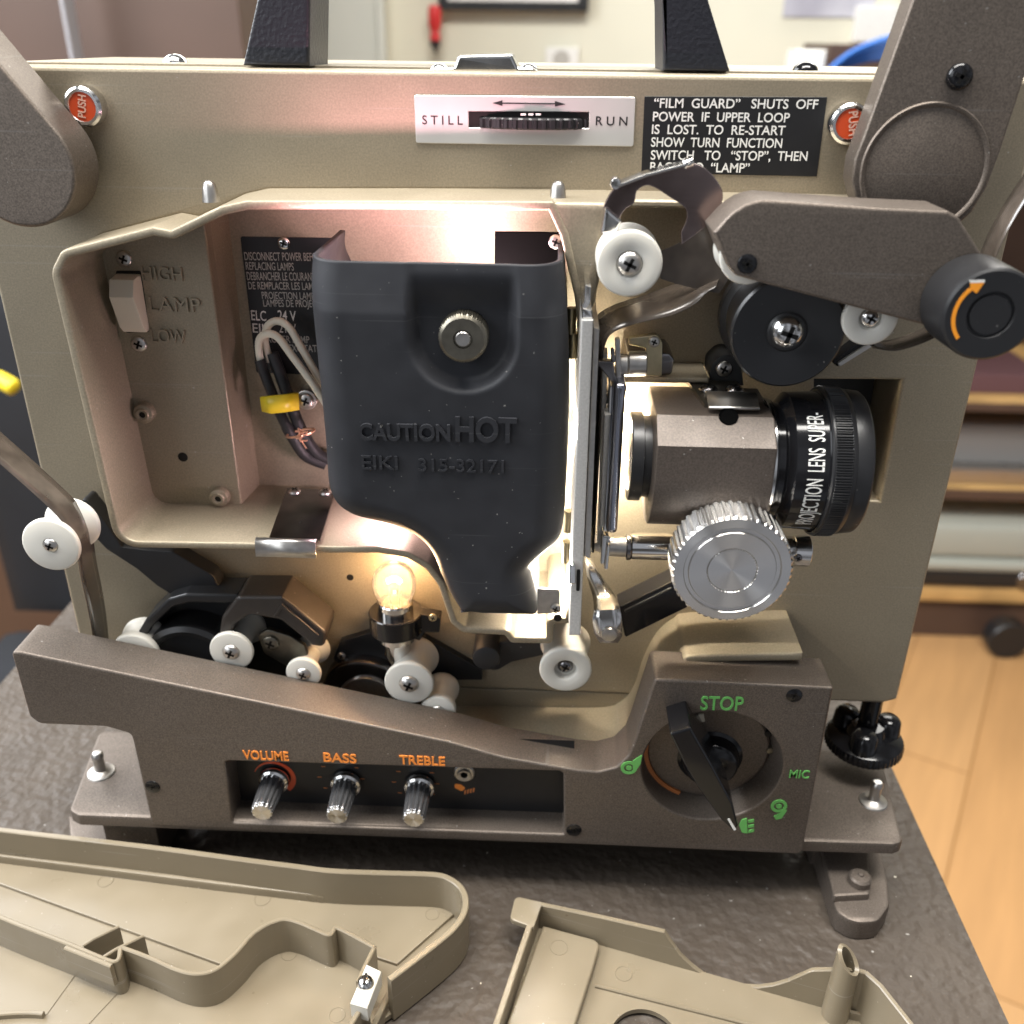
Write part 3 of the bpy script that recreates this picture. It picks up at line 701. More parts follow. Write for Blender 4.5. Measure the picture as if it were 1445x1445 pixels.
# ------------------------------------------------------------------ film gate
def yz_plate(name, top, bot, Yf, Yb, m, th=None, bev=0.4):
    """upright plate seen edge on: top and bottom pixel spans (left, right) at its front edge"""
    a, b = at(*top[0], Yf), at(*top[1], Yf); c, d = at(*bot[0], Yf), at(*bot[1], Yf)
    return extrude(name, [(a.x, a.z), (b.x, b.z), (d.x, d.z), (c.x, c.z)], [], Yf, Yb, m, PJ, bev, 2, put=put_y)
gt = yz_plate('gate_plate', ((821, 452), (837, 452)), ((803, 897), (819, 897)), -50, -2, 'sand')
yz_plate('gate_tip', ((822, 435), (835, 438)), ((821, 451), (837, 451)), -49, -20, 'chrome', bev=0.8)
yz_plate('gate_shoe', ((838, 462), (846, 465)), ((824, 786), (833, 788)), -46, -8, 'steel')
yz_plate('gate_guard', ((826, 402, ), (834, 405)), ((824, 434), (833, 434)), -40, -12, 'chrome', bev=0.3)
lk = prism('gate_catch', [(803, 797, 3), (812, 797, 3), (812, 825, 3), (803, 825, 3)], -52, -50.2, 'chrome', PJ, bev=0.3)
prism('catch_slot', [(814, 804, 2), (819, 804, 2), (818, 834, 2), (813, 834, 2)], -50.3, -49.8, 'slot', gt, bev=0)
# shiny parts glimpsed in the lit gap
for py, px in ((452, 806), (487, 808), (735, 802), (778, 800)):
    P = at(px, py, -20); lathe('gap_spring', P, 'Z', [(0, 4), (1.6, 4), (1.6, -4), (0, -4)], 'brass', PJ, 20)
# aperture parts right of the gate
yz_plate('pressure_plate', ((851, 500), (858, 500)), ((843, 770), (849, 770)), -30, -23, 'sand')
yz_plate('pressure_spring', ((853, 585), (862, 585)), ((846, 745), (853, 745)), -36, -30.5, 'sand', bev=0.6)
for py in (560, 575, 715, 725): disc('gate_roller', 858, py, 9, -22, -14, 'steel', PJ)
cyl_between('gate_stud', at(846, 563, -24), at(868, 563, -24), 1.8, 'darksteel', PJ)
cyl_between('gate_stud', at(846, 717, -24), at(862, 717, -24), 1.5, 'brass', PJ)
# lens door bar with rounded ends
prism('door_bar', [(867, 541, 7), (886, 543, 7), (883, 560), (871, 756, 7), (855, 752, 6), (862, 640)], -40, -22, 'bluesteel', PJ, bev=1.6, seg=3)
prism('door_bar_edge', [(860, 545, 3), (866, 545, 3), (857, 752, 3), (851, 750, 3)], -35, -20, 'chrome', PJ, bev=0.5)
prism('door_latch', [(838, 509, 1), (866, 511, 2), (868, 530, 2), (874, 540, 2), (862, 538, 2)], -36, -33, 'darksteel', PJ, bev=0.4)
prism('latch_finger', [(868, 478, 3), (875, 478, 3), (877, 540, 2), (869, 540, 2)], -34, -32, 'steel', PJ, bev=0.4)
prism('latch_finger', [(862, 493, 3), (867, 493, 3), (869, 512, 2), (863, 512, 2)], -35, -33, 'darksteel', PJ, bev=0.4)
cyl_between('hinge_barrel', at(874, 515, -28), at(886, 515, -28), 3.4, 'steel', PJ)
cyl_between('hinge_barrel', at(886, 513, -26), at(912, 513, -26), 3.8, 'steel', PJ)
prism('hinge_block', [(886, 498, 2), (945, 499, 6), (952, 508, 6), (948, 530, 6), (908, 531, 2), (888, 522, 2)], -20, -4, 'darksteel', PJ, bev=0.8)
hs = prism('hinge_strap', [(887, 477, 3), (928, 472, 8), (935, 484, 4), (934, 531, 1), (911, 531, 1), (911, 492, 3), (888, 487, 3)], -23, -21, 'brass', PJ, bev=0.4)
screw(923, 482, 8, -23, hs, 'steel')
prism('hinge_rail', [(876, 532, 1), (1000, 533, 1), (1000, 541, 1), (880, 541, 1)], -16, 0.4, 'tan', PJ, bev=0.6)
# pivot at the bottom of the door
prism('door_pivot', [(849, 756, 3), (862, 757, 3), (858, 800, 5), (847, 797, 4)], -34, -30, 'chrome', PJ, bev=0.6)
prism('door_pivot_link', [(856, 770, 3), (861, 770, 3), (858, 805, 4), (852, 804, 4)], -37, -34, 'chrome', PJ, bev=0.5)
disc('pivot_screw', 846, 772, 9, -26, -20, 'steel', PJ)
cyl_between('pivot_sleeve', at(858, 771, -26), at(884, 772, -26), 3.3, 'steel', PJ)
cyl_between('pivot_collar', at(883, 772, -26), at(890, 772, -26), 4.4, 'darksteel', PJ)
cyl_between('slide_rod', at(890, 770, -24), at(1142, 776, -24), 4.6, 'chrome', PJ, 40)
cyl_between('rod_boss', at(1118, 777, -26), at(1141, 778, -26), 5.2, 'chrome', PJ, 32)
screw(1126, 787, 6, -31, PJ, 'darksteel')
# bent chrome arm and its black link
arm_rows = []
for (xa_, ya), (xb_, yb), Y in (((824, 785), (836, 789), -10), ((828, 812), (850, 815), -13), ((836, 840), (866, 838), -16), ((838, 852), (872, 849), -21), ((838, 862), (875, 860), -25), ((836, 874), (878, 876), -26), ((838, 892), (878, 896), -26), ((846, 906), (872, 906), -26)):
    A, B = at(xa_, ya, Y), at(xb_, yb, Y); arm_rows.append([A+(B-A)*t for t in (0, 0.33, 0.66, 1)])
ca = sheet('gate_lever', arm_rows, 1.0, 'chrome', PJ, 60)
disc('lever_pivot', 860, 897, 11, -28, -20, 'steel', PJ)
prism('lever_link', [(872, 858, 2), (960, 815, 2), (1040, 790, 4), (1040, 825), (962, 862), (882, 901, 3)], -18, -9, 'gloss', PJ, bev=0.9)
prism('link_rib', [(881, 862, 2), (948, 829, 2), (949, 832, 2), (882, 866, 2)], -18.8, -17.9, 'black', PJ, bev=0.3)
# ------------------------------------------------------------------ lens mount and lens (axis along X)
YC = -29.0
zL = at(1140, 652, YC-20).z
zc_ = 182.0
AXC = Vector((0, YC, zc_))
def lx(px, py=650): return at(px, py, YC-18).x
x0m, x1m = at(926, 640, YC-20).x, at(1095, 650, YC-20).x
rm = 21.3
prof = []
for k in range(49):     # round below, flats on the upper front and top
    g = math.radians(-200+k*(235/48)); prof.append((YC-rm*math.cos(g)*-1*-1, zc_+rm*math.sin(g)))
circ = [(YC+rm*math.cos(R(g)), zc_+rm*math.sin(R(g))) for g in range(175, 366, 6)]
ztm = zc_+18.6
mount = circ+[(YC+rm, zc_+9), (YC+14, ztm), (YC-12, ztm), (YC-20.6, zc_+12.2)]
mt = extrude('lens_mount', mount, [], x0m, x1m, 'mountbrown', PJ, 0.7, 2, backbev=True, put=lambda u, v, wv: Vector((wv, u, v)), smooth=24)
# rear lens element
xr0, xr1 = at(893, 640, YC-14).x, at(912, 640, YC-14).x
rl = lathe('rear_lens', AXC, 'X', [(0, xr0+1.5), (10.58, xr0+0.6), (11.224, xr0), (13.8, xr0), (14.076, xr0+0.4), (14.076, xr1-0.3), (12.88, xr1), (12.88, x0m+0.5), (0, x0m+0.5)], 'black', PJ, 64)
lathe('rear_glass', AXC, 'X', [(0, xr0-0.2), (6.44, xr0+0.3), (10.488, xr0+1.3), (10.488, xr0+1.8), (0, xr0+1.8)], 'lensglass', rl, 48, smooth=60)
# barrel
X = lambda px: at(px, 650, YC-20).x
xs = [X(1095), X(1104), X(1114), X(1120), X(1172), X(1176), X(1206), X(1210), X(1236)]
lb_ = lathe('lens_barrel', AXC, 'X', [(0, xs[0]-1), (18.768, xs[0]-1), (18.768, xs[1]), (18.032, xs[1]), (18.216, xs[2]), (21.344, xs[3]+1.2), (21.712, xs[4]), (22.448, xs[4]+0.3), (0, xs[4]+0.4)], 'gloss', PJ, 96)
lathe('silver_band', AXC, 'X', [(18.952, xs[0]-0.2), (19.228, xs[0]+0.2), (19.228, xs[0]+1.1), (18.952, xs[0]+1.4)], 'chrome', lb_, 80)
lathe('focus_ring', AXC, 'X', [(0, xs[4]+0.4), (22.632, xs[4]+0.4), (23.276, xs[5]), (23.276, xs[5]+0.6), (23.368, xs[5]+0.8), (23.368, xs[6]-0.8), (23.276, xs[6]-0.6), (23.184, xs[6]), (22.724, xs[7]), (0, xs[7])], 'black', PJ, 720,
      flute=lambda t, g: (1+0.011*(1 if math.sin(g*180) > 0 else -1)) if xs[5]+0.7 < t < xs[6]-0.7 else 1, smooth=25)
lathe('front_ring', AXC, 'X', [(0, xs[7]), (22.448, xs[7]), (22.724, xs[7]+0.6), (22.264, xs[8]-0.6), (21.712, xs[8]), (19.78, xs[8]), (18.4, xs[8]-3), (0, xs[8]-3.5)], 'black', PJ, 96)
# lettering wrapped round the barrel: reads upwards, letter tops towards the mount
def wraptext(s, xbase, cap, g0, g1, rad, m, parent):
    V, F = textmesh(s, 0.002); u0 = min(v.x for v in V); u1 = max(v.x for v in V); W = []
    for v in V:
        g = g0+(g1-g0)*(v.x-u0)/(u1-u0); rr = rad+(v.z+0.5)*0.06
        W.append(Vector((xbase-cap*v.y/0.70, YC-rr*math.cos(g), zc_+rr*math.sin(g))))
    return link('barrel_lettering', W, F, m, parent, 0)
wraptext('PROJECTION  LENS  SUPER-', X(1166)-0.3, 4.9, R(-40), R(64), 23.55*0.92, 'white', lb_)
# mount top: clip, screws, hole
zcl = ztm
c0, c1 = at(985, 545, YC-8).x, at(1062, 545, YC-8).x
cp = link('mount_clip', [Vector((c0, -9, zcl+1.4)), Vector((c1, -9, zcl+1.4)), Vector((c1+2, -34, zcl+1.2)), Vector((c0+3, -34, zcl+1.2)), Vector((c0, -9, zcl+0.05)), Vector((c1, -9, zcl+0.05)), Vector((c1+2, -34, zcl+0.1)), Vector((c0+3, -34, zcl+0.1))],
     [(0, 1, 2, 3), (4, 5, 6, 7), (0, 1, 5, 4), (1, 2, 6, 5), (2, 3, 7, 6), (3, 0, 4, 7)], 'gunmetal', PJ, 20)
rows = [[Vector((c0+3.5, y, z)), Vector((c1+2.5, y, z))] for y, z in ((-29, zcl+1.4), (-30, zcl+3.6), (-32, zcl+4.2), (-35.5, zcl+3.0), (-38, zcl+1.9), (-39.2, zcl+1.8))]
sheet('clip_lip', rows, 0.7, 'steel', cp, 60)
for px in (1000, 1037):
    P = at(px, 547, -22); P.z = zcl+1.5; screwz(P, 3.0, cp, 'darksteel')
nrm = Vector((0, -6.4, 8.6)).normalized()
hole_c = atp(1028, 588, Vector((0, YC-12, ztm)), nrm)
lathe('clamp_hole', hole_c+nrm*0.4, -nrm, [(0, 0.35), (2.4, 0.35), (2.6, 0), (2.9, 0), (2.9, 1.2), (0, 1.2)], 'void', mt, 32)
prism('mount_lug', [(1003, 515, 14), (1022, 497, 16), (1045, 508, 14), (1050, 545), (1000, 545)], -12, 0.3, 'blackmatte', PJ, bev=0.8)
screw(1021, 520, 11, -12, PJ, 'steel')
# focus knob
kY = -61.0
kc2 = at(1033.5, 806, kY); rk2 = 84*mmpp(1033.5, 806, kY)
fk = lathe('focus_knob', kc2, 'Y', [(0, 0.5), (rk2*0.40, 0.5), (rk2*0.415, 0.9), (rk2*0.43, 0.3), (rk2*0.72, 0.0), (rk2*0.74, 0.6), (rk2*0.80, 0.6), (rk2*0.82, 0), (rk2*0.97, 0.2), (rk2, 1.0), (rk2, 11.5), (rk2*0.96, 12.5), (0, 12.5)], 'turned', PJ, 288,
      flute=lambda t, g: 1+(0.018*(1 if math.sin(g*48) > 0 else -1) if t >= 0.9 else 0), smooth=25)
lathe('knob_shaft', kc2+Vector((0, 12, 0)), 'Y', [(0, 0), (6, 0), (6, 30), (0, 30)], 'darksteel', fk, 24)

# ------------------------------------------------------------------ upper rollers, sprocket and its guard arm
spool('film_roller', 888.5, 373, 46.5, -38, -24, PJ, waist=0.8, fl=0.2, hole=0.40, scr=0.40, scrm='steel', hub=0.9)
cyl_between('roller_shaft', at(888, 373, -25), at(888, 373, 0), 4, 'steel', PJ)
ga = prism('sprocket_guard', [(1007, 328, 3), (1024, 309), (1036, 298), (1050, 289), (1064, 284), (1078, 281.5), (1236, 293), (1338, 297.5, 8), (1353, 306, 10), (1388, 362), (1400, 420), (1396, 478, 10), (1302, 458.5), (1187, 429), (1056, 394.5), (1038, 389, 8), (1026, 375, 6)],
           -48, -31, 'brown', PJ, bev=0.9, seg=3, smooth=30)
screw(1054, 372, 14, -48, ga, 'gloss', dome=0.15)
kc3 = at(1398, 445, -64); rk3 = 67*mmpp(1398, 445, -64)
kn3 = lathe('arm_knob', kc3, 'Y', [(0, 0.25), (rk3*0.42, 0.25), (rk3*0.44, 0.9), (rk3*0.47, 0.9), (rk3*0.50, 0.1), (rk3*0.93, 0.0), (rk3*0.98, 0.5), (rk3, 1.4), (rk3*1.02, 15.5), (0, 15.5)], 'black', PJ, 96, smooth=30)
# curved orange arrow
ac, ro, ri = Vector((kc3.x, kc3.z)), rk3*0.80, rk3*0.72
pts = []
A0, A1 = R(222), R(122)
for k in range(25):
    g = A0+(A1-A0)*k/24; pts.append((ac.x+ro*math.cos(g), ac.y+ro*math.sin(g)))
for k in range(25):
    g = A1+(A0-A1)*k/24; pts.append((ac.x+ri*math.cos(g), ac.y+ri*math.sin(g)))
extrude('arrow_mark', pts, [], kc3.y-0.08, kc3.y+0.2, 'orange2', kn3, 0, put=put_y)
prism('arrow_mark', [(1369, 399), (1389.5, 398.5), (1378, 414), (1370, 408)], kc3.y-0.10, kc3.y+0.2, 'orange2', kn3, bev=0)
prism('arrow_mark', [(1368.5, 395.5), (1390, 395), (1389.5, 398.7), (1369, 399.3)], kc3.y-0.11, kc3.y+0.2, 'white', kn3, bev=0)
spool('film_roller', 1229, 450, 39, -42, -28, PJ, waist=0.75, hole=0.42, scr=0.36, scrm='chrome')
spool('film_roller', 1056, 362, 40, -44.5, -31.2, PJ, waist=0.75, hole=0.4, scr=0)
# sprocket
sc_ = at(1112, 470, -37); rs = 80*mmpp(1112, 470, -37)
spr = lathe('drive_sprocket', sc_, 'Y', [(0, 0.6), (rs*0.32, 0.6), (rs*0.36, 1.1), (rs*0.42, 0.7), (rs*0.92, 0.2), (rs*0.96, 0.0), (rs, 0.8), (rs, 3.2), (rs*0.93, 4.0), (rs*0.93, 16), (rs*1.0, 16.8), (rs*1.04, 17.4), (rs*1.04, 21), (0, 21)], 'black', PJ, 96, smooth=30)
hs_ = lathe('sprocket_screw', sc_+Vector((0, 0.6, 0)), 'Y', [(0, -3.0), (1.8, -2.8), (3.4, -2.1), (4.5, -1.0), (5.0, 0), (0, 0)], 'chrome', spr, 40, smooth=60)
V, F = crossvf(sc_+Vector((0, -2.45, 0)), 2.5, Vector((0, -1, 0)), 0.8, 0.5)
link('drive_slot', V, F, 'slot', hs_, 0)
cyl_between('sprocket_shaft', sc_+Vector((0, 20, 0)), sc_+Vector((0, 40, 0)), 7, 'darksteel', PJ)
lv = prism('guard_lever', [(1174, 512, 3), (1182, 518, 3), (1260, 470), (1250, 455)], -26, -20, 'gloss', PJ, bev=0.6)
prism('lever_edge', [(1182, 513, 2), (1185, 518, 2), (1262, 470), (1258, 464)], -27, -24, 'steel', lv, bev=0.3)
# loop guide: polished sheet with an open middle
lg_out = [(862, 318), (852, 300), (855, 284), (872, 262), (912, 246), (955, 233), (978, 230), (1002, 243), (1019, 268), (1018, 290), (1004, 312), (986, 328), (962, 345)]
lg_in = [(961, 328), (969, 308), (966, 293), (946, 279), (926, 266), (912, 262), (899, 270), (895, 286), (881, 297), (873, 312)]
smp = lambda P: [(q.x, q.z) for q in spline([Vector((x, 0, y)) for x, y in P], 5)]
lo = prism('loop_guide', smp(lg_out)+smp(lg_in), -31, -29.6, 'filmshine', PJ, bev=0.3, smooth=30)
prism('guide_rim', [(868, 262, 2), (912, 245), (974, 229, 2), (978, 233, 2), (914, 250), (872, 266, 2)], -33, -26, 'chrome', lo, bev=0.5)
lathe('guide_pivot', at(869, 260, -33), 'Y', [(0, 0), (1.3, 0.2), (1.6, 0.8), (1.6, 4), (0, 4)], 'chrome', lo, 20)
cyl_between('guide_pivot', at(964, 233, -32), at(977, 228, -31), 1.3, 'chrome', lo)
prism('guide_tongue', [(847, 330, 3), (854, 290, 3), (864, 300), (878, 312, 2), (870, 330)], -33, -29, 'chrome', lo, bev=1.0)
# ------------------------------------------------------------------ left: guide lever, rollers, sound drum
prism('guide_lever', [(114, 705, 6), (122, 704, 6), (140, 727), (152, 742), (172, 772), (205, 776), (243, 778, 12), (300, 812, 12), (311, 830, 8), (305, 845), (250, 845, 14), (222, 828), (192, 803), (150, 776, 10), (130, 755)], -10, -3, 'black', PJ, bev=0.8)
spool('film_roller', 71, 770, 41, -46, -29, PJ, waist=0.62, fl=0.10, hole=0.25, scr=0.27, scrm='steel', hub=0.6)
cyl_between('roller_shaft', at(71, 770, -30), at(71, 770, -3), 3.5, 'black', PJ)
dr = prism('sound_drum_cover', [(183, 915, 4), (203, 880, 20), (237, 846, 24), (262, 839, 14), (395, 842, 12), (432, 862, 14), (461, 890, 10), (459, 912, 6), (430, 960), (190, 960)], -4, 0.3, 'black', PJ, bev=1.0, seg=3)
prism('drum_hood_rim', [(183, 912, 3), (203, 878, 20), (237, 845, 24), (262, 838, 14), (335, 839), (335, 852), (268, 851, 14), (244, 857, 24), (214, 886, 20), (197, 915, 3)], -16, -3.8, 'black', dr, bev=1.0, seg=3)
prism('drum_cover_block', [(308, 900, 6), (312, 872, 18), (335, 842, 12), (398, 842, 4), (460, 893, 10), (457, 915, 8), (440, 912), (396, 876, 10), (352, 868, 16), (332, 882, 10), (322, 905, 6)], -19, -3.8, 'hoodbrown', dr, bev=1.4, seg=3)
prism('cover_ridge', [(386, 869, 1), (397, 852, 1), (450, 897, 2), (447, 900, 2), (398, 858, 1), (390, 871, 1)], -19.7, -18.8, 'hoodbrown', dr, bev=0.3)
C = at(268, 945, -17); rd = 70*mmpp(268, 930, -17)
lathe('sound_drum', Vector((C.x, -17, C.z)), 'Y', [(0, 1.3), (rd*0.78, 1.3), (rd*0.80, 0.6), (rd*0.9, 0.2), (rd, 1.2), (rd, 13), (0, 13)], 'black', PJ, 96)
spool('film_roller', 326, 920, 31, -22, -3, PJ, waist=0.66, fl=0.10, hole=0.3, scr=0.40, hub=0.2)
ra_ = prism('roller_arm', [(363, 897, 8), (378, 888, 12), (410, 898), (430, 912), (440, 945, 10), (420, 950), (372, 922, 10)], -15.5, -13.6, 'gunmetal', PJ, bev=0.5)
screw(382, 907, 12, -15.5, ra_, 'gunmetal', dome=0.2)
spool('film_roller', 428, 951, 25, -22.5, -5, PJ, waist=0.52, fl=0.10, hole=0.3, scr=0.42, hub=0.2)
spool('film_roller', 577, 965, 35, -22.5, -4, PJ, waist=0.80, fl=0.10, hole=0.3, scr=0.40, hub=0.2)
spool('film_roller', 618, 1004, 25, -22, -6, PJ, waist=0.86, fl=0.2, hole=0.3, scr=0.4, hub=0.2)
spool('film_roller', 190, 925, 34, -21, -8, PJ, waist=0.8, fl=0.2, hole=0.3, scr=0.3)
spool('film_roller', 798, 946, 37, -26, -7, PJ, waist=0.86, fl=0.12, hole=0.44, scr=0.30, scrm='darksteel', hub=3)
fw = disc('flywheel', 515, 985, 62, -8, 0.2, 'darksteel', PJ, bev=1.5)
disc('flywheel_rim', 517, 990, 40, -10, -7.9, 'steel', fw, bev=0.6)
# exciter lamp in its clamp
ex = at(563, 830, -11)
def up(P, k): return P+Vector((0, 0, k))
sock = up(at(558, 857, -11), 0)
clampc = up(sock, -6)
clp = lathe('lamp_clamp', clampc, 'Z', [(7.2, 4.6), (9.6, 4.6), (10.0, 4.2), (10.0, -3.2), (9.6, -3.6), (0, -3.6)], 'gloss', PJ, 48)
prism('clamp_ear', [(585, 866, 3), (622, 872, 3), (620, 893, 2), (600, 893, 3), (592, 905, 3), (578, 900, 2)], -13, -8, 'gloss', clp, bev=0.5)
screw(611, 871, 6, -13, clp, 'brass'); screw(588, 887, 7, -13, clp, 'steel')
lathe('lamp_base', sock, 'Z', [(0, 3.2), (6.2, 3.2), (6.6, 2.6), (6.6, -2), (6.9, -2.4), (6.9, -13.5), (5.2, -14), (5.0, -20), (3.4, -24), (1.5, -25), (0, -25)], 'chrome', PJ, 48)
gl = bpy.data.materials.new('clear_bulb_glass'); gl.use_nodes = True
t_ = gl.node_tree; t_.nodes.clear()
o_ = t_.nodes.new('ShaderNodeOutputMaterial'); mx = t_.nodes.new('ShaderNodeMixShader'); m2 = t_.nodes.new('ShaderNodeMixShader'); tl = t_.nodes.new('ShaderNodeBsdfTranslucent'); tl.inputs[0].default_value = (0.95, 0.85, 0.72, 1); m2.inputs[0].default_value = 0.025; tr = t_.nodes.new('ShaderNodeBsdfTransparent'); gs = t_.nodes.new('ShaderNodeBsdfGlossy')
lw = t_.nodes.new('ShaderNodeLayerWeight'); lw.inputs[0].default_value = 0.18; gs.inputs['Roughness'].default_value = 0.08
tr.inputs[0].default_value = (1.0, 0.93, 0.84, 1)
t_.links.new(lw.outputs['Fresnel'], mx.inputs[0]); t_.links.new(tr.outputs[0], m2.inputs[1]); t_.links.new(tl.outputs[0], m2.inputs[2]); t_.links.new(m2.outputs[0], mx.inputs[1]); t_.links.new(gs.outputs[0], mx.inputs[2]); t_.links.new(mx.outputs[0], o_.inputs[0])
M['bulb'] = gl
bulb = lathe('exciter_bulb', sock, 'Z', [(4.6, 2.2), (5.4, 3.0), (6.6, 4.6), (7.6, 6.8), (8.1, 9.6), (7.9, 12.2), (7.0, 14.8), (5.4, 16.8), (3.2, 18.0), (0, 18.4)], 'bulb', PJ, 48, smooth=80)
M['filament'] = mat('glowing_filament', (1, 0.8, 0.5), 0.5, emit=(1.0, 0.78, 0.52), estr=160)
fil = up(sock, 11)
ft = [fil+Vector((-2.4+4.8*k/40, 0.5*math.cos(k*1.3), 0.5*math.sin(k*1.3)+1.2*math.sin(math.pi*k/40))) for k in range(41)]
tube('filament', ft, 0.42, 'filament', bulb, 6)
for sx in (-2.4, 2.4): tube('filament_post', [fil+Vector((sx*0.5, 0, -9)), fil+Vector((sx, 0, 0))], 0.22, 'steel', bulb, 6)
lathe('glass_stem', sock, 'Z', [(0, 8), (1.4, 7), (2.2, 2.5), (0, 2.5)], 'bulb', bulb, 20, smooth=80)
lamp('exciter_light', fil+Vector((0, -1, 1)), 0.15, (1.0, 0.66, 0.38), 2.0)
# small black knob, film foot and brackets near the lower roller
prism('loop_lever', [(690, 908, 16), (720, 905), (770, 897, 4), (772, 924, 4), (722, 935), (700, 948, 16), (668, 940, 20), (670, 915, 16)], -9, -3, 'black', PJ, bev=0.8)
disc('lever_knob', 686, 930, 20, -16, -3, 'black', PJ, bev=0.8)
prism('drum_bracket', [(480, 905, 3), (520, 893, 3), (600, 900, 3), (680, 945), (680, 960), (500, 960), (470, 930)], -3, 0.2, 'black', PJ, bev=0.5)
screw(482, 925, 6, -3, PJ, 'steel')
# ------------------------------------------------------------------ control panel
PNL = [(15.5, 921, 9), (29, 919.5), (408, 968), (470, 1014-13)]
PNL = [(14, 916, 12), (408, 972.5), (470, 987)]
PNL = [(15, 919, 9), (30, 920.5), (630, 1046), (650, 1051.5), (712, 1069), (816, 1087), (844, 1089.5, 20), (870, 1083, 14), (887, 1066, 10), (895, 1047), (924, 958.5, 6), (1176.5, 970.5, 3), (1133, 1201, 5), (1126, 1206, 4), (860, 1194), (470, 1178.5), (214, 1166, 6), (187, 1045, 0), (184, 1036, 12), (149, 1026), (55, 1022, 14), (41, 1011, 10)]
WIN = [(317, 1074, 7), (795, 1089, 8), (796, 1178, 3), (328, 1161, 3)]
dcx, dcy = 1004.5, 1083
dC = at(dcx, dcy, -40); dR = 98*mmpp(dcx, dcy, -40)
circle = lambda c, r, n=72: [(c.x+r*math.cos(2*math.pi*k/n), c.z+r*math.sin(2*math.pi*k/n)) for k in range(n)]
cpn = extrude('control_panel', fillet(toplane(PNL, -40)), [fillet(toplane(WIN, -40)), circle(dC, dR)], -40, -23, 'brown', PJ, 0.9, 3, put=put_y, smooth=50)
wb = [at(328, 1161, -40), at(796, 1178, -40), at(317, 1074, -40), at(795, 1089, -40)]
ctl = link('control_plate', [Vector((p.x, -28.6, p.z)) for p in (wb[2]+Vector((-4, 0, 5)), wb[3]+Vector((4, 0, 5)), wb[1]+Vector((4, 0, -4)), wb[0]+Vector((-4, 0, -4)))], [(0, 1, 2, 3)], 'label', PJ, 0)
# bowl of the function dial
lathe('dial_bowl', Vector((dC.x, -40, dC.z)), 'Y', [(dR+0.02, 0.9), (dR-0.3, 4), (dR-1.8, 11), (dR-2.6, 11.5)], 'brown', PJ, 96, smooth=60, cap=False)
dial = lathe('dial_disc', Vector((dC.x, -30.5, dC.z)), 'Y', [(0, 0), (dR-3.4, 0), (dR-2.6, 0.6), (dR-2.4, 3), (0, 3)], 'brown', PJ, 96)
og = [(dC.x+(dR-1.2)*math.cos(R(g)), dC.z+(dR-1.2)*math.sin(R(g))) for g in range(172, 252, 4)]+[(dC.x+(dR-2.9)*math.cos(R(g)), dC.z+(dR-2.9)*math.sin(R(g))) for g in range(248, 168, -4)]
extrude('dial_mark', og, [], -31.0, -30.0, 'rust', dial, 0, put=put_y)
for g in (2, 22):
    P = Vector((dC.x+(dR-2.4)*math.cos(R(g)), -31.2, dC.z+(dR-2.4)*math.sin(R(g))))
    lathe('dial_notch', P, 'Y', [(0, 0), (1.3, 0.2), (1.5, 0.8), (1.5, 2), (0, 2)], 'slot' if g == 22 else 'gunmetal', dial, 20)
prism('dial_tick', [(985, 1008, 2), (993, 1008, 2), (995, 1019, 2), (988, 1019, 2)], -31.2, -30.2, 'cream', dial, bev=0.1)
kk = Vector((at(1003, 1075, -33).x, -30.6, at(1003, 1075, -33).z)); 
fkn = lathe('function_knob', kk, 'Y', [(0, -6.0), (8.4, -5.8), (9.6, -4.8), (10.6, -0.5), (12.0, 0), (0, 0)], 'gloss', PJ, 72, smooth=40)
bar = prism('knob_pointer', [(945, 1036, 3), (975, 1027, 3), (1008, 1085), (1034, 1135), (1042, 1166, 3), (1036, 1174, 3), (1018, 1158), (985, 1112), (965, 1078)], -54.5, -33, 'gloss', fkn, bev=0.9, seg=3, smooth=30)
prism('pointer_mark', [(1026.5, 1156, 1), (1029.5, 1155, 1), (1039, 1171, 1), (1035.5, 1172, 1)], -54.65, -54.3, 'white', bar, bev=0)
# legends
text('panel_lettering', 'STOP', (988, 1001), (1048, 1002), 19, -40, 'green', cpn, 0.3, 0.01)
text('panel_lettering', 'MIC', (1113, 1097), (1141, 1098), 11, -40, 'green', cpn, 0.3, 0.01)
for s, x0, x1, yb in (('VOLUME', 344, 408, 1070.5), ('BASS', 457, 503.5, 1074), ('TREBLE', 564, 628, 1077.5)):
    text('panel_lettering', s, (x0, yb), (x1, yb+2.5), 12, -40, 'orange', cpn, 0.3, 0.016)
def reel_icon(cx, cy, tail):
    C = at(cx, cy, -40); r = 11.5*mmpp(cx, cy, -40)
    lathe('reel_symbol', C+Vector((0, -0.3, 0)), 'Y', [(r*0.62, 0), (r, 0), (r, 0.5), (r*0.62, 0.5), (r*0.62, 0)], 'green', cpn, 36, cap=False)
    lathe('reel_symbol', C+Vector((0, -0.32, 0)), 'Y', [(0, 0), (r*0.36, 0), (r*0.36, 0.4), (0, 0.4)], 'green', cpn, 24)
    prism('reel_symbol', tail, -40.28, -39.8, 'green', cpn, bev=0)
reel_icon(887.5, 1083, [(893, 1074), (902, 1068), (906, 1066), (904, 1078), (896, 1090), (893, 1086)])
reel_icon(1099, 1137, [(1108, 1141), (1110.5, 1144), (1103, 1155), (1095, 1157), (1092, 1152), (1100, 1148)])
prism('plug_symbol', [(1043, 1165, 2), (1047, 1157, 3), (1054, 1155), (1055, 1176), (1047, 1175, 3)], -40.3, -39.8, 'green', cpn, bev=0)
for k in range(3): prism('plug_symbol', [(1056, 1158+7*k), (1064, 1156.5+7*k), (1064, 1160+7*k), (1056, 1161.5+7*k)], -40.3, -39.8, 'green', cpn, bev=0)
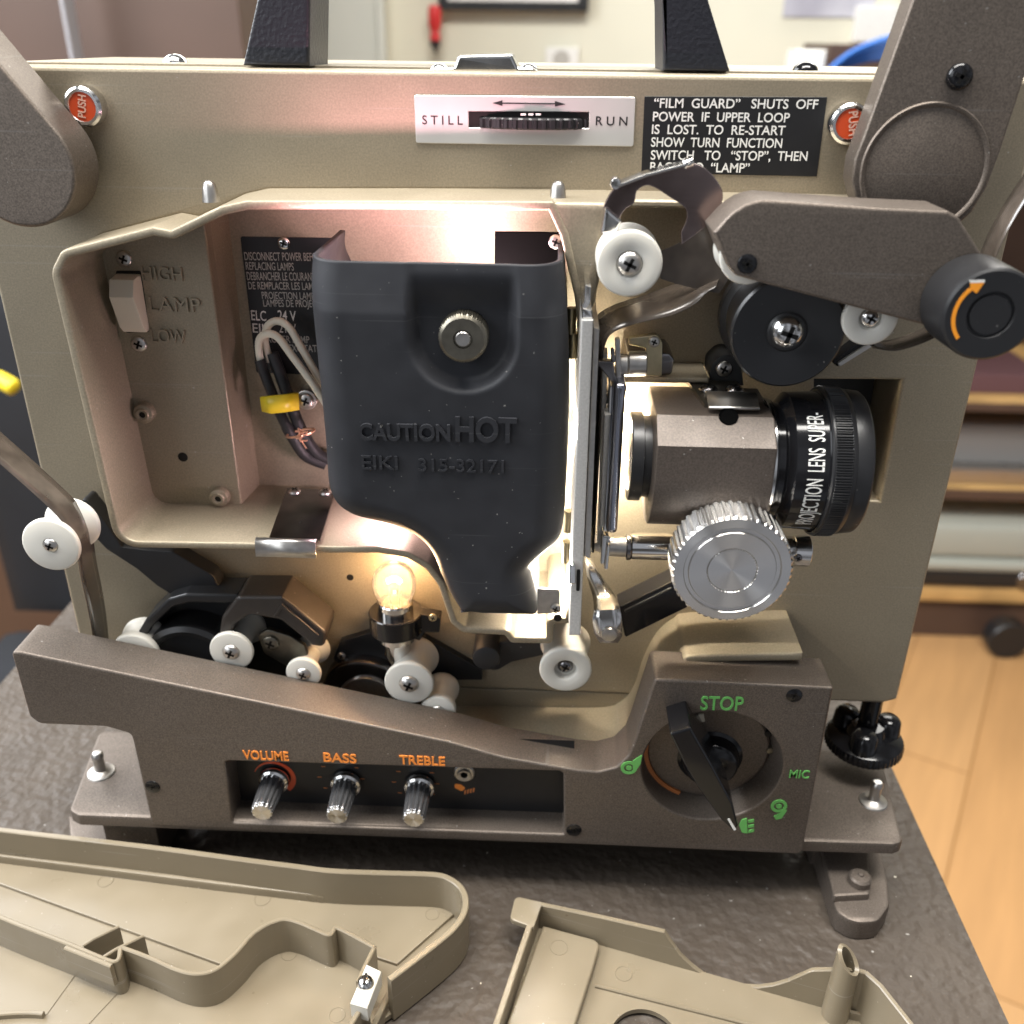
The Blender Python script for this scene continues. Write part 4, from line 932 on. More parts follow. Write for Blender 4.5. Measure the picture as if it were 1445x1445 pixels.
for px, py, r in ((215, 1111, 11), (810, 1172, 11), (1121, 982, 11.5)):
    q = disc('panel_screw', px, py, r, -40.25, -39.6, 'gloss', cpn, bev=0.3)
    P = at(px, py, -40.25); V, F = crossvf(P+Vector((0, -0.05, 0)), 1.3, Vector((0, -1, 0)), 0.2, 0.4); link('drive_slot', V, F, 'slot', q, 0)
# tone knobs: flared base, faceted shaft, bright cap
for bx, by, tx, ty in ((387, 1097, 370, 1148), (490, 1101, 474.5, 1154), (594, 1106, 582, 1158)):
    A = at(bx, by, -29); B = at(tx, ty, -47); B = Vector((A.x*0.5+B.x*0.5, -47.5, A.z*0.5+B.z*0.5)); A = Vector((B.x, -28.6, B.z))
    kb = lathe('tone_knob', A, 'Y', [(0, -3.6), (4.4, -3.6), (5.6, -3.0), (5.9, -2.4), (5.9, -0.4), (0, -0.4)], 'gloss', PJ, 48)
    fl_ = lambda t, g: 1+0.055*math.cos(g*14)
    lathe('knob_shaft', A, 'Y', [(0, -17.6), (3.7, -17.6), (4.0, -17.2), (4.6, -3.5), (0, -3.5)], 'knobshaft', kb, 112, flute=fl_, smooth=30)
    lathe('knob_skirt', A, 'Y', [(4.9, -3.55), (5.7, -3.0), (5.95, -2.4), (6.0, -1.2), (5.9, -1.2), (5.6, -2.9), (4.9, -3.4)], 'chrome', kb, 48)
    lathe('knob_cap', A, 'Y', [(0, -18.6), (3.4, -18.6), (3.85, -18.2), (3.9, -17.2), (0, -17.2)], 'turned', kb, 112, flute=fl_, smooth=30)
vA = Vector(((at(387, 1097, -29).x+at(370, 1148, -47).x)/2, -28.8, (at(387, 1097, -29).z+at(370, 1148, -47).z)/2))
arc = [(vA.x+(8.2)*math.cos(R(g)), vA.z+8.2*math.sin(R(g))) for g in range(160, -56, -6)]+[(vA.x+(7.9-2.2*(160-g)/214)*math.cos(R(g)), vA.z+(7.9-2.2*(160-g)/214)*math.sin(R(g))) for g in range(-50, 166, 6)]
extrude('volume_mark', arc, [], -28.75, -28.5, 'red', ctl, 0, put=put_y)
jk = at(655, 1092, -29.5)
lathe('microphone_jack', jk, 'Y', [(1.4, 0.9), (1.4, -0.8), (2.4, -1.0), (2.7, -0.2), (3.6, -0.2), (4.1, 0.4), (4.1, 0.9), (0, 0.9)], 'steel', ctl, 40)
prism('microphone_symbol', [(641, 1106, 3), (650, 1107, 4), (657, 1112, 3), (652, 1117, 3), (642, 1112, 3)], -28.75, -28.5, 'orange', ctl, bev=0)
for k in range(4): prism('microphone_symbol', [(655+4*k, 1116-k), (658+4*k, 1115-k), (657+4*k, 1121-k), (655+4*k, 1121-k)], -28.75, -28.5, 'rust', ctl, bev=0)
for cx, cy in ((482, 1106), (587, 1113)):
    for g in (-40, 0, 40, 140, 180, 220):
        P = Vector((at(cx, cy, -28.7).x+8.4*math.cos(R(g)), -28.75, at(cx, cy, -28.7).z+3+8.4*math.sin(R(g))))
        link('tone_tick', [P+Vector((-.8, 0, -.15)), P+Vector((.8, 0, -.15)), P+Vector((.8, 0, .15)), P+Vector((-.8, 0, .15))], [(0, 1, 2, 3)], 'rust', ctl, 0)
# ------------------------------------------------------------------ base plate, feet, elevating knob
ZB0 = 30.0
def zpl(P, Z): return [((lambda q: (q.x, q.y)+((p[2]*mmpp(p[0], p[1], q.y),) if len(p) > 2 else ()))(atz(p[0], p[1], Z))) for p in P]
prismz('base_plate', [(97, 1143, 14), (140, 1030, 10), (1242, 1060, 10), (1275, 1187, 26), (1262, 1191, 10), (700, 1173), (110, 1150, 12)], ZB0, ZB0-5, 'brown', PJ, bev=1.4)
box('lower_chassis', (-160, -12, 31), (104, 0.4, 50), 'blackmatte', PJ, 1)
box('chassis_block', (-160, 0.6, 31), (104, 70, 66.3), 'tan', PJ, 1)
box('under_tray', (-150, -18, 8), (108, 80, ZB0-5.2), 'blackmatte', PJ, 1)
for px, py in ((143, 1090), (1232, 1131)):
    P = atz(px, py, ZB0)
    pn = lathe('base_pin', P, 'Z', [(0, 10.5), (1.6, 10.3), (2.3, 9.4), (2.4, 8.2), (2.0, 7.6), (2.2, 1.6), (3.2, 1.0), (5.2, 0.6), (5.5, 0.2), (5.5, 0), (0, 0)], 'steel', PJ, 36, smooth=35)
# right foot
def foot(P, nm='support_foot', rot=0):
    o = prismz(nm, P, 9.5, 0.6, 'brown', PJ, bev=1.6)
    return o
f1 = foot([(1152, 1195), (1243, 1200), (1254, 1245), (1256, 1277, 30), (1240, 1300, 26), (1205, 1302, 30), (1180, 1286, 20)])
prismz('foot_strap', [(1158, 1190), (1226, 1194), (1228, 1262, 4), (1176, 1265, 4)], 12.5, 9, 'brown', f1, bev=1.2)
P = atz(1212, 1246, 12)
lathe('foot_rivet', Vector((P.x, P.y, 9)), 'Z', [(0, 8.2), (0.9, 8.0), (1.2, 7.2), (3.4, 7.0), (4.2, 6.2), (4.2, 0), (0, 0)], 'brown', f1, 32)
f2 = foot([(95, 1150), (180, 1153), (176, 1200), (100, 1200)])
box('foot_post', (112, -22, 0.6), (128, -10, 25), 'brown', f1, 1.5); box('foot_post', (-172, -34, 0.6), (-150, -10, 25), 'brown', f2, 1.5)
# elevating knob
eK = atz(1220, 1040, 44.5)
ek = lathe('elevating_knob', eK, 'Z', [(0, 7.5), (6.5, 7.2), (7.5, 5.0), (8.2, 2.6), (12.9, 1.6), (15.0, 0.6), (15.4, -0.4), (15.4, -3.6), (14.8, -4.2), (0, -4.2)], 'gloss', PJ, 288, flute=lambda t, g: 1+(0.012*math.cos(g*48) if t < 0.2 else 0), smooth=35)
for g in (12, 132, 248):
    c_ = eK+Vector((9.2*math.cos(R(g)), 9.2*math.sin(R(g)), 0))
    lathe('knob_lobe', c_, 'Z', [(0, 9.2), (3.6, 8.9), (4.9, 7.4), (5.7, 0), (0, 0)], 'gloss', ek, 32, smooth=60)
lathe('knob_stem', eK, 'Z', [(4, 22), (4, 2), (0, 2)], 'gloss', ek, 24)

# ------------------------------------------------------------------ film
fm = thing('film_strip', 'dark strip of film threaded through the projector over its white rollers', 'film', at(85, 745, -38))
def ribbon(name, px, Yf, Yb, m, parent, n=8, th=0.15, sh=(0, 0)):
    P = spline([at(a, b, Yf) for a, b in px], n)
    rows = [[p+Vector((0, (Yb-Yf)*t, 0)) for t in (0, 0.25, 0.5, 0.75, 1)] for p in P]
    return sheet(name, rows, th, m, parent)
def ribbon3(name, pts, width, m, parent, n=8, th=0.15):
    P = spline([at(*q) for q in pts], n)
    return sheet(name, [[p+Vector((0, width*t, 0)) for t in (0, 0.25, 0.5, 0.75, 1)] for p in P], th, m, parent)
ribbon3('film_run', [(-60, 602, -43), (-20, 637, -43), (20, 672, -43), (60, 708, -43), (85, 733, -43), (101, 757, -43), (108, 780, -42), (114, 815, -36), (124, 860, -28), (131, 900, -21.5), (136, 950, -20)], 12, 'film', fm)
ribbon('film_run', [(1560, 130), (1470, 250), (1420, 330), (1380, 420), (1330, 470), (1270, 494), (1232, 491)], -36, -26, 'film', fm)
prism('film_loop', [(930, 355), (950, 347), (972, 335), (988, 318), (996, 308), (1008, 325), (1020, 352), (1028, 394), (1015, 414), (985, 408), (952, 400), (932, 393)], -24, -23.7, 'film', fm, bev=0)
def ribbon2(name, front, back_, Yf, Yb, m, parent, n=8, th=0.15):
    A = spline([at(a, b, Yf) for a, b in front], n); B = spline([at(a, b, Yb) for a, b in back_], n)
    return sheet(name, [[a+(b-a)*t for t in (0, 0.25, 0.5, 0.75, 1)] for a, b in zip(A, B)], th, m, parent)
ribbon2('film_run', [(1010, 405), (996, 414), (979, 430), (946, 445), (896, 457), (864, 470), (853, 490), (850, 520), (846, 640), (838, 780)], [(1020, 380), (985, 392), (952, 401), (930, 409), (905, 418), (867, 430), (842, 446), (838, 470), (832, 640), (825, 780)], -30, -16, 'film', fm)
# ------------------------------------------------------------------ table
TZ = 0.0
M['tabletop'] = mat('dark_grained_table', (0.080, 0.064, 0.050), 0.5, 0.0, spec=0.25, scratch=(0.10, 0.3), col2=(0.054, 0.043, 0.034), nscale=20, detail=5, bump=1.7, bscale=190, bdet=1.5, rvar=0.10, speck=(420, 0.775, 0.4))
tb = box('work_table', (-277, -230, -32), (164, 260, TZ), 'tabletop', None, 2.0)
tag(tb, 'dark table with a grained leathery top under the projector', 'table')
for lx_, ly_ in ((-255, -205), (142, -205), (-255, 235), (142, 235)): box('table_leg', (lx_-16, ly_-16, -659.5), (lx_+16, ly_+16, -32), 'blackmatte', tb, 1)
random.seed(5)
# specks of grit stuck in the table grain
sp_ = []
for k in range(20):
    x, y = random.uniform(-20, 155), random.uniform(-110, 20); r = random.uniform(0.12, 0.45)
    sp_.append(boxvf((x-r, y-r*random.uniform(.4, 1.6), 0.03), (x+r, y+r, 0.22)))
merge('table_grit', sp_, 'cream', tb, 0)
# ------------------------------------------------------------------ left cover (inside up)
def wall_strip(name, top, th, zb, m, parent, closed=False, zt=None, hts=None):
    """upright wall: list of (x, y, ztop) centreline points in mm with thickness th down to zb"""
    n = len(top); V = []; F = []
    for i in range(n):
        a = Vector(top[max(i-1, 0)][:2]); b = Vector(top[min(i+1, n-1)][:2]); t = (b-a).normalized(); q = Vector((-t.y, t.x))*th/2
        x, y, z = top[i]; b_ = 0.35
        for dx, zz in ((1, zb), (1, z-b_), (1-b_/th*2, z), (-1+b_/th*2, z), (-1, z-b_), (-1, zb)): V.append(Vector((x+q.x*dx, y+q.y*dx, zz)))
    for i in range(n-1):
        for k in range(6): F.append((i*6+k, i*6+(k+1) % 6, (i+1)*6+(k+1) % 6, (i+1)*6+k))
    F.append(tuple(range(6))); F.append(tuple((n-1)*6+k for k in range(6)))
    return link(name, V, F, m, parent, 35)
lc_ = thing('projector_cover', 'long tan plastic cover lying hollow side up with a wavy inner wall, rounded right end', 'cover', atz(330, 1330, 0))
ZR = 21.0
outer = [(-120, 1152), (0, 1170), (200, 1193), (350, 1213), (420, 1222), (469, 1228), (550, 1231), (612, 1233), (634, 1239), (650, 1251), (657, 1268), (655, 1286), (645, 1303), (628, 1320), (590, 1350), (549, 1381)]
pts = [atz(x, y, ZR) for x, y in outer]
rimc = spline(pts, 4)
wall_strip('outer_wall', [(p.x, p.y, ZR) for p in rimc], 2.3, 1.0, 'cover', lc_)
wv = [(-120, 1240), (0, 1293), (97, 1331), (150, 1353), (163, 1355), (168, 1349), (170, 1337), (178, 1338), (215, 1352), (249, 1367), (277, 1373), (304, 1367), (332, 1344), (354, 1319), (374, 1305), (388, 1299), (403, 1296), (423, 1301), (446, 1311), (464, 1318), (470, 1313), (475, 1308), (500, 1320), (529, 1336)]
ZI = 19.5
wpts = [atz(x, y, ZI) for x, y in wv]
iw = wall_strip('inner_wall', [(p.x, p.y, ZI) for p in spline(wpts, 4)], 1.5, 1.5, 'cover', lc_)
wall_strip('inner_wall', [(p.x, p.y, ZI) for p in (atz(528, 1336, ZI), atz(513, 1366, ZI), atz(505, 1385, ZI))], 1.5, 1.5, 'cover', lc_)
wall_strip('inner_wall', [(p.x, p.y, ZI-2) for p in (atz(517, 1408, ZI-2), atz(492, 1450, ZI-2), atz(470, 1490, ZI-2))], 1.7, 1.5, 'cover', lc_)
wall_strip('outer_wall', [(p.x, p.y, 8) for p in (atz(549, 1400, 8), atz(530, 1440, 8), atz(505, 1490, 8))], 2.0, 1.0, 'cover', lc_)
# floor under it all
fl_in = [atz(x, y, ZR) for x, y in outer]
flo = [(p.x, p.y) for p in fl_in]+[(atz(525, 1450, 3).x, atz(525, 1450, 3).y), (atz(480, 1520, 3).x, -140), (-200, -140)]
extrude('cover_floor', [(a, b) for a, b in flo], [], 3.2, 1.2, 'cover', lc_, 0, put=lambda u, v, wv: Vector((u, v, wv)))
# raised terrace by the long wall, shallow step in the middle
ter = [(p.x, p.y) for p in (atz(-120, 1175, 9), atz(200, 1206, 9), atz(440, 1238, 9), atz(462, 1246, 9), atz(475, 1256, 9), atz(455, 1263, 9), atz(300, 1245, 9), atz(0, 1207, 9), atz(-120, 1192, 9))]
extrude('floor_terrace', ter, [], 8.5, 3.0, 'cover', lc_, 1.2, 2, put=lambda u, v, wv: Vector((u, v, wv)))
ste = [(p.x, p.y) for p in (atz(-120, 1196, 4.6), atz(0, 1206, 4.6), atz(300, 1244, 4.6), atz(475, 1256, 4.6), atz(640, 1266, 4.6), atz(640, 1290, 4.6), atz(560, 1360, 4.6), atz(530, 1350, 4.6), atz(420, 1320, 4.6), atz(380, 1325, 4.6), atz(316, 1362, 4.6), atz(170, 1309, 4.6), atz(0, 1247, 4.6), atz(-120, 1205, 4.6))]
extrude('floor_step', ste, [], 4.6, 3.0, 'cover', lc_, 0.5, 2, put=lambda u, v, wv: Vector((u, v, wv)))
# two ribs forming the small latch pocket
for a, b in (((117, 1333), (168, 1307)), ((146, 1349), (203, 1320))):
    A, B = atz(*a, 18.5), atz(*b, 17.5)
    wall_strip('pocket_rib', [(A.x, A.y, 18.5), ((A.x*0.7+B.x*0.3), (A.y*0.7+B.y*0.3), 18.8), (B.x, B.y, 17.8)], 1.3, 3, 'cover', lc_)
A, B = atz(95, 1331, ZI), atz(160, 1357, ZI)
lipv = wall_strip('pocket_lip', [(A.x, A.y-1.6, ZI+0.3), (B.x, B.y-1.6, ZI+0.3)], 1.6, 10, 'cover', lc_)
# white spring block with screw
q = [(p.x, p.y) for p in (atz(517, 1359, 21), atz(538, 1369, 21), atz(518, 1421, 21), atz(494, 1414, 21))]
M['paleblock'] = mat('pale_block', (0.52, 0.50, 0.44), 0.45)
blk = extrude('latch_block', q, [], 20.5, 14, 'paleblock', lc_, 0.3, 1, put=lambda u, v, wv: Vector((u, v, wv)))
P = atz(516, 1388, 20.5)
sc2 = lathe('block_screw', P, 'Z', [(0, 2.6), (1.6, 2.2), (2.6, 1.2), (2.9, 0), (0, 0)], 'chrome', blk, 28, smooth=60)
link('drive_slot', *boxvf((P.x-0.4, P.y-2.0, P.z+2.0), (P.x+0.4, P.y+2.0, P.z+2.63)), 'slot', sc2, 0)
# ejector marks and moulded curved rib at the lower left
for px, py, r in ((149, 1243, 3.0), (370, 1269, 3.0), (408, 1346, 2.8), (492, 1352, 2.8), (476, 1432, 2.8), (610, 1290, 2.6)):
    P = atz(px, py, 4.65 if py < 1300 else 3.25); lathe('ejector_mark', P, 'Z', [(r-0.25, 0), (r-0.15, 0.10), (r, 0.10), (r+0.05, 0)], 'cover', lc_, 36, cap=False)
P0 = atz(30, 1455, 4)
arcp = [(atz(-10, 1432, 5).x+30*t, atz(-10, 1432, 5).y+3.0*math.sin(t*2.6)-t*3, 5.5) for t in np.linspace(0, 0.55, 12)]
wall_strip('moulded_rib', arcp, 1.6, 3.1, 'cover', lc_)
for a, b in (((107, 1374), (65, 1432)), ((165, 1402), (120, 1450))):
    A, B = atz(*a, 3.3), atz(*b, 3.3); wall_strip('seam_line', [(A.x, A.y, 3.45), (B.x, B.y, 3.45)], 0.35, 3.1, 'cover', lc_)
# ------------------------------------------------------------------ right cover
rc = thing('projector_cover', 'tan plastic cover lying hollow side up with a cut-out edge and hollow post, right foreground', 'cover', atz(980, 1430, 0))
F0, F1 = atz(765, 1306, 4), atz(1196, 1427, 4)
dirv_ = (F1-F0); dirv_.z = 0; nn = Vector((-dirv_.y, dirv_.x, 0)).normalized()
tops = [(760, 1274), (850, 1293), (930, 1311), (938, 1313), (944, 1322), (960, 1345), (977, 1361), (994, 1374), (1012, 1382), (1028, 1387), (1050, 1390), (1070, 1391), (1092, 1388), (1112, 1382), (1130, 1374), (1145, 1367.5), (1150, 1367), (1201, 1366), (1222, 1371)]
tp = [atp(x, y, F0, nn) for x, y in tops]
wall_strip('back_wall', [(p.x, p.y, p.z) for p in tp], 1.8, 1.5, 'cover', rc)
g = [atz(1222, 1371, tp[-1].z), atz(1243, 1390, tp[-1].z), atz(1285, 1443, tp[-1].z), atz(1320, 1490, tp[-1].z)]
wall_strip('side_wall', [(p.x, p.y, tp[-1].z) for p in g], 1.8, 1.5, 'cover', rc)
zt_ = tp[0].z
g = [atz(757, 1277, zt_), atz(728, 1362, zt_), atz(699, 1449, zt_), atz(680, 1500, zt_)]
wall_strip('side_wall', [(p.x, p.y, zt_) for p in g], 2.2, 1.5, 'cover', rc)
q = [(p.x, p.y)+((1.5,) if k in (0, 1, 2) else ()) for k, p in enumerate((atz(722, 1300, zt_), atz(720, 1293, zt_), atz(726, 1265, zt_), atz(764, 1272, zt_), atz(752, 1310, zt_)))]
extrude('hinge_tab', fillet([(p.x, p.y, 2.0) if k < 2 else (p.x, p.y) for k, p in enumerate((atz(719, 1297, zt_), atz(727, 1264, zt_), atz(766, 1273, zt_), atz(753, 1309, zt_)))]), [], zt_+0.1, zt_-2.2, 'cover', rc, 0.5, 2, backbev=True, put=lambda u, v, wv: Vector((u, v, wv)))
hc = atz(910, 1470, 3)
hol = [(hc.x+11.5*math.cos(2*math.pi*k/48), hc.y+11.5*math.sin(2*math.pi*k/48)) for k in range(48)]
flr = [(p.x, p.y) for p in (tp[0], tp[3], tp[8], tp[12], tp[-1])]+[(atz(1285, 1443, tp[-1].z).x, atz(1285, 1443, tp[-1].z).y), (atz(1320, 1490, tp[-1].z).x, -140), (atz(680, 1500, zt_).x, -140), (atz(699, 1449, zt_).x, atz(699, 1449, zt_).y)]
extrude('cover_floor', flr, [hol], 3.4, 1.4, 'cover', rc, 0, put=lambda u, v, wv: Vector((u, v, wv)))
q = [(p.x, p.y) for p in (atz(766, 1308, 6), atz(848, 1330, 6), atz(836, 1372, 6), atz(808, 1460, 6), atz(790, 1520, 6), atz(695, 1520, 6), atz(712, 1455, 6))]
extrude('raised_floor', [(a, b, 2) if k in (1, 2) else (a, b) for k, (a, b) in enumerate(q)] and fillet([(a, b, 3) if k == 1 else (a, b) for k, (a, b) in enumerate(q)]), [], 7.0, 3.3, 'cover', rc, 0.9, 3, put=lambda u, v, wv: Vector((u, v, wv)))
for a, b in (((840, 1391), (1075, 1450)),):
    A, B = atz(*a, 4), atz(*b, 4); wall_strip('floor_rib', [(A.x, A.y, 4.6), (B.x, B.y, 4.6)], 1.0, 3.2, 'cover', rc)
for px, py, r in ((789, 1337, 3.2), (880, 1374, 3.0)):
    P = atz(px, py, 7.05 if px < 830 else 3.45); lathe('ejector_mark', P, 'Z', [(r-0.25, 0), (r-0.15, 0.10), (r, 0.10), (r+0.05, 0)], 'cover', rc, 36, cap=False)
# hollow post with a slanting cut
Pb = atz(1178, 1431, 3.4); hh = 31.0; rr_ = 4.3
V = []; F = []; ns = 40
for i in range(ns):
    g_ = 2*math.pi*i/ns; e = Vector((math.cos(g_), math.sin(g_), 0)); zt2 = hh-7.5*(0.5+0.5*math.cos(g_+0.6))
    V += [Pb+e*rr_*1.05+Vector((0, 0, -0.2)), Pb+e*rr_*0.92+Vector((0, 0, zt2)), Pb+e*rr_*0.60+Vector((0, 0, zt2)), Pb+e*rr_*0.58+Vector((0, 0, 6))]
for i in range(ns):
    j = (i+1) % ns
    for k in range(3): F.append((i*4+k, j*4+k, j*4+k+1, i*4+k+1))
F.append(tuple(i*4+3 for i in range(ns)))
link('hollow_post', V, F, 'cover', rc, 40, mats=[M['cover'], M['slot']], mi=[0]*(ns*3)+[1])
g_ = atz(1230, 1428, 4); wall_strip('corner_rib', [(atz(1185, 1425, 6).x, atz(1185, 1425, 6).y, 7), (atz(1228, 1436, 6).x, atz(1228, 1436, 6).y, 7), (atz(1262, 1490, 6).x, atz(1262, 1490, 6).y, 7)], 1.4, 3, 'cover', rc)
# ------------------------------------------------------------------ the room behind
M['wall'] = mat('painted_wall', (0.66, 0.64, 0.52), 0.7, noise=0.03, nscale=6)
M['wood'] = mat('oak_shelf', (0.55, 0.34, 0.13), 0.45, noise=0.18, nscale=14)
M['darkwood'] = mat('brown_laminate', (0.080, 0.046, 0.032), 0.5, noise=0.08, nscale=8)
M['greypaint'] = mat('grey_enamel', (0.34, 0.34, 0.36), 0.45)
FZ = -660.0
fmat = bpy.data.materials.new('wood_floor'); fmat.use_nodes = True
t_ = fmat.node_tree; b_ = t_.nodes['Principled BSDF']; b_.inputs['Roughness'].default_value = 0.35
tc_ = t_.nodes.new('ShaderNodeTexCoord'); mp = t_.nodes.new('ShaderNodeMapping'); mp.inputs['Rotation'].default_value = (0, 0, R(-62)); br_ = t_.nodes.new('ShaderNodeTexBrick')
br_.inputs['Scale'].default_value = 1.0; br_.inputs['Brick Width'].default_value = 0.75; br_.inputs['Row Height'].default_value = 0.13; br_.inputs['Mortar Size'].default_value = 0.0015
br_.inputs['Color1'].default_value = (0.68, 0.41, 0.19, 1); br_.inputs['Color2'].default_value = (0.60, 0.33, 0.135, 1); br_.inputs['Mortar'].default_value = (0.36, 0.18, 0.06, 1)
nz_ = t_.nodes.new('ShaderNodeTexNoise'); nz_.inputs['Scale'].default_value = 5; nz_.inputs['Detail'].default_value = 5
mp2 = t_.nodes.new('ShaderNodeMapping'); mp2.inputs['Scale'].default_value = (1, 9, 1)
mxx = t_.nodes.new('ShaderNodeMix'); mxx.data_type = 'RGBA'; mxx.blend_type = 'MULTIPLY'; mxx.inputs[0].default_value = 0.35
t_.links.new(tc_.outputs['Object'], mp.inputs[0]); t_.links.new(mp.outputs[0], br_.inputs[0]); t_.links.new(mp.outputs[0], mp2.inputs[0]); t_.links.new(mp2.outputs[0], nz_.inputs[0])
t_.links.new(br_.outputs[0], mxx.inputs[6]); t_.links.new(nz_.outputs[0], mxx.inputs[7]); t_.links.new(mxx.outputs[2], b_.inputs['Base Color'])
M['floor'] = fmat
fo = link('floor', [Vector((-3000, -150, FZ)), Vector((3000, -150, FZ)), Vector((3000, 1560, FZ)), Vector((-3000, 1560, FZ))], [(0, 1, 2, 3)], 'floor', None, 0); struct(fo)
YW = 1500
wo = box('wall', (-3000, YW, FZ), (3000, YW+60, 1800), 'wall', None, 0); struct(wo)
def back(px0, py0, px1, py1, Y):
    a, b = at(px0, py0, Y), at(px1, py1, Y); return min(a.x, b.x), max(a.x, b.x), min(a.z, b.z), max(a.z, b.z)
def bbox_(name, px0, py0, px1, py1, Y, dep, m, parent=None, bev=2, zlo=None, zhi=None):
    x0, x1, z0, z1 = back(px0, py0, px1, py1, Y)
    return box(name, (x0, Y, z0 if zlo is None else zlo), (x1, Y+dep, z1 if zhi is None else zhi), m, parent, bev)
# brown cabinet with a metal upright, pale door jamb
cb = bbox_('storage_cabinet', -300, -60, 352, 150, 1000, 420, 'darkwood', None, 4, zlo=FZ, zhi=700); tag(cb, 'tall brown cabinet behind the left side of the projector', 'cabinet')
mu = bbox_('metal_upright', 78, -60, 110, 150, 930, 30, 'greypaint', None, 2, zlo=FZ, zhi=760); tag(mu, 'slim grey metal upright in front of the brown cabinet', 'post')
M['jamb'] = mat('pale_trim', (0.62, 0.64, 0.58), 0.5)
dj = bbox_('door_frame', 430, -80, 545, 160, YW-42, 40, 'jamb', None, 3, zlo=FZ, zhi=1200); tag(dj, 'pale door frame on the wall seen between the handle posts', 'door frame')
x0, x1, z0, z1 = back(530, 0, 545, 100, YW-50)
box('frame_moulding', (x0, YW-52, FZ), (x1, YW-42.5, 1200), 'jamb', dj, 2)
pf = bbox_('picture_frame', 614, -210, 830, 16, YW-30, 28, 'black', None, 2); tag(pf, 'black picture frame hanging on the wall above the chrome latch', 'picture frame')
x0, x1, z0, z1 = back(628, -200, 816, 3, YW-32)
box('picture_sheet', (x0, YW-31.5, z0), (x1, YW-30.3, z1), 'white', pf, 0)
# screwdriver hanging on the wall
M['redhandle'] = mat('red_handle', (0.55, 0.03, 0.03), 0.35)
sx = at(613, 40, YW-40); sd = lathe('screwdriver', at(613, 10, YW-30), 'Z', [(0, 4), (9, 2), (11, -6), (11, -28), (7, -36), (9, -44), (9, -50), (0, -50)], 'redhandle', None, 24)
tag(sd, 'red handled screwdriver hanging upright on the pale wall', 'screwdriver')
k_ = (at(613, 75, YW-30).z-at(613, 10, YW-30).z)
lathe('screwdriver_grip', at(613, 10, YW-30), 'Z', [(0, -48), (9, -49), (8, -60), (4, k_*0.85), (3, k_), (0, k_)], 'black', sd, 20)
so = bbox_('wall_socket', 770, 67, 815, 112, YW-10, 9, 'white', None, 3); tag(so, 'small white wall socket on the wall right of the latch', 'socket')
lathe('socket_face', at(792, 84, YW-10.5), 'Y', [(0, 0), (14, 0), (15, 1), (15, 3), (0, 3)], 'greyprint', so, 28)
M['paper'] = mat('printed_paper', (0.62, 0.62, 0.66), 0.6, col2=(0.34, 0.33, 0.38), nscale=9)
pp = bbox_('wall_paper_sheet', 1122, -120, 1232, 25, YW-4, 3, 'paper', None, 0); tag(pp, 'printed paper sheet pinned to the wall at upper right', 'paper')
p2 = bbox_('wall_switch_box', 1212, 8, 1262, 60, YW-24, 22, 'white', None, 3); tag(p2, 'pale plastic box on the wall beside the pinned paper', 'box')
# desk things behind the right shoulder of the projector
dk = bbox_('side_desk', 1150, 112, 1900, 128, 1050, 380, 'darkwood', None, 2); tag(dk, 'brown side desk behind the upper right of the projector', 'desk')
dkx0 = ORG[dk]
for dx in (-330, 330): box('desk_leg', (dkx0.x+dx-20, 1060, FZ), (dkx0.x+dx+20, 1100, dkx0.z-5), 'darkwood', dk, 1)
bx = bbox_('cardboard_box', 1172, 62, 1330, 113, 1180, 160, 'darkwood', None, 2); tag(bx, 'brown box standing on the side desk under the blue cables', 'box')
wb_ = bbox_('paper_cup', 1124, 70, 1162, 112, 1100, 60, 'white', None, 6); tag(wb_, 'white carton standing at the left end of the side desk', 'carton')
M['blue'] = mat('blue_cable', (0.03, 0.16, 0.55), 0.4)
bc = None
for k in range(4):
    o = tube('network_cable', spline([at(1160, 112-k*2, 1090+k*9), at(1178, 92+k*3, 1095+k*9), at(1210, 70+k*6, 1090+k*9), at(1260, 52+k*9, 1080+k*9), at(1340, 40+k*10, 1080+k*9), at(1500, 30, 1080+k*9)]), 3.6, 'blue', None, 10)
    tag(o, 'blue network cable looping over the brown box, one of a bundle of four', 'cable', 'blue network cables')
# shelving on the right
M['plumpaper'] = mat('plum_folder', (0.115, 0.055, 0.06), 0.5)
M['greybox'] = mat('grey_plastic', (0.17, 0.165, 0.16), 0.5)
M['greycase'] = mat('pale_grey_case', (0.36, 0.37, 0.32), 0.45)
shx0 = at(1245, 700, 1150).x; shx1 = shx0+900
def shelf_z(py, Y): return at(1400, py, Y).z
sh = thing('shelf_unit', 'oak shelf unit on the floor right of the projector', 'shelf', (shx0+400, 1300, FZ))
YSF = 1150
for py0, py1 in ((545, 580), (668, 705)):
    zt_2 = at(1400, py0+20, YSF).z; zb_2 = at(1400, py1, YSF).z
    box('shelf_board', (shx0, YSF, zb_2), (shx1, YW-20, zt_2), 'wood', sh, 2)
    box('shelf_edge', (shx0, YSF-4, zb_2), (shx1, YSF-0.3, zt_2-4), 'darkwood', sh, 1)
box('side_panel', (shx0-22, YSF, FZ), (shx0-0.5, YW-20, 60), 'wood', sh, 2)
zbb = at(1400, 853, YSF-10).z
box('shade_plinth', (shx0, YSF+6, FZ+0.3), (shx1, YW-20, zbb), 'darkwood', sh, 2)  # dark plinth put in for the shaded gap below the case
box('back_panel', (shx0, YW-18, FZ), (shx1, YW-4, 60), 'darkwood', sh, 1)
zs2 = at(1400, 688, YSF).z; zs1 = at(1400, 565, YSF).z
gb = box('grey_tray', (shx0+15, YSF+40, zs2+0.5), (shx0+420, YSF+330, zs2+95), 'greybox', None, 10); tag(gb, 'dark grey plastic tray on the middle oak shelf', 'tray')
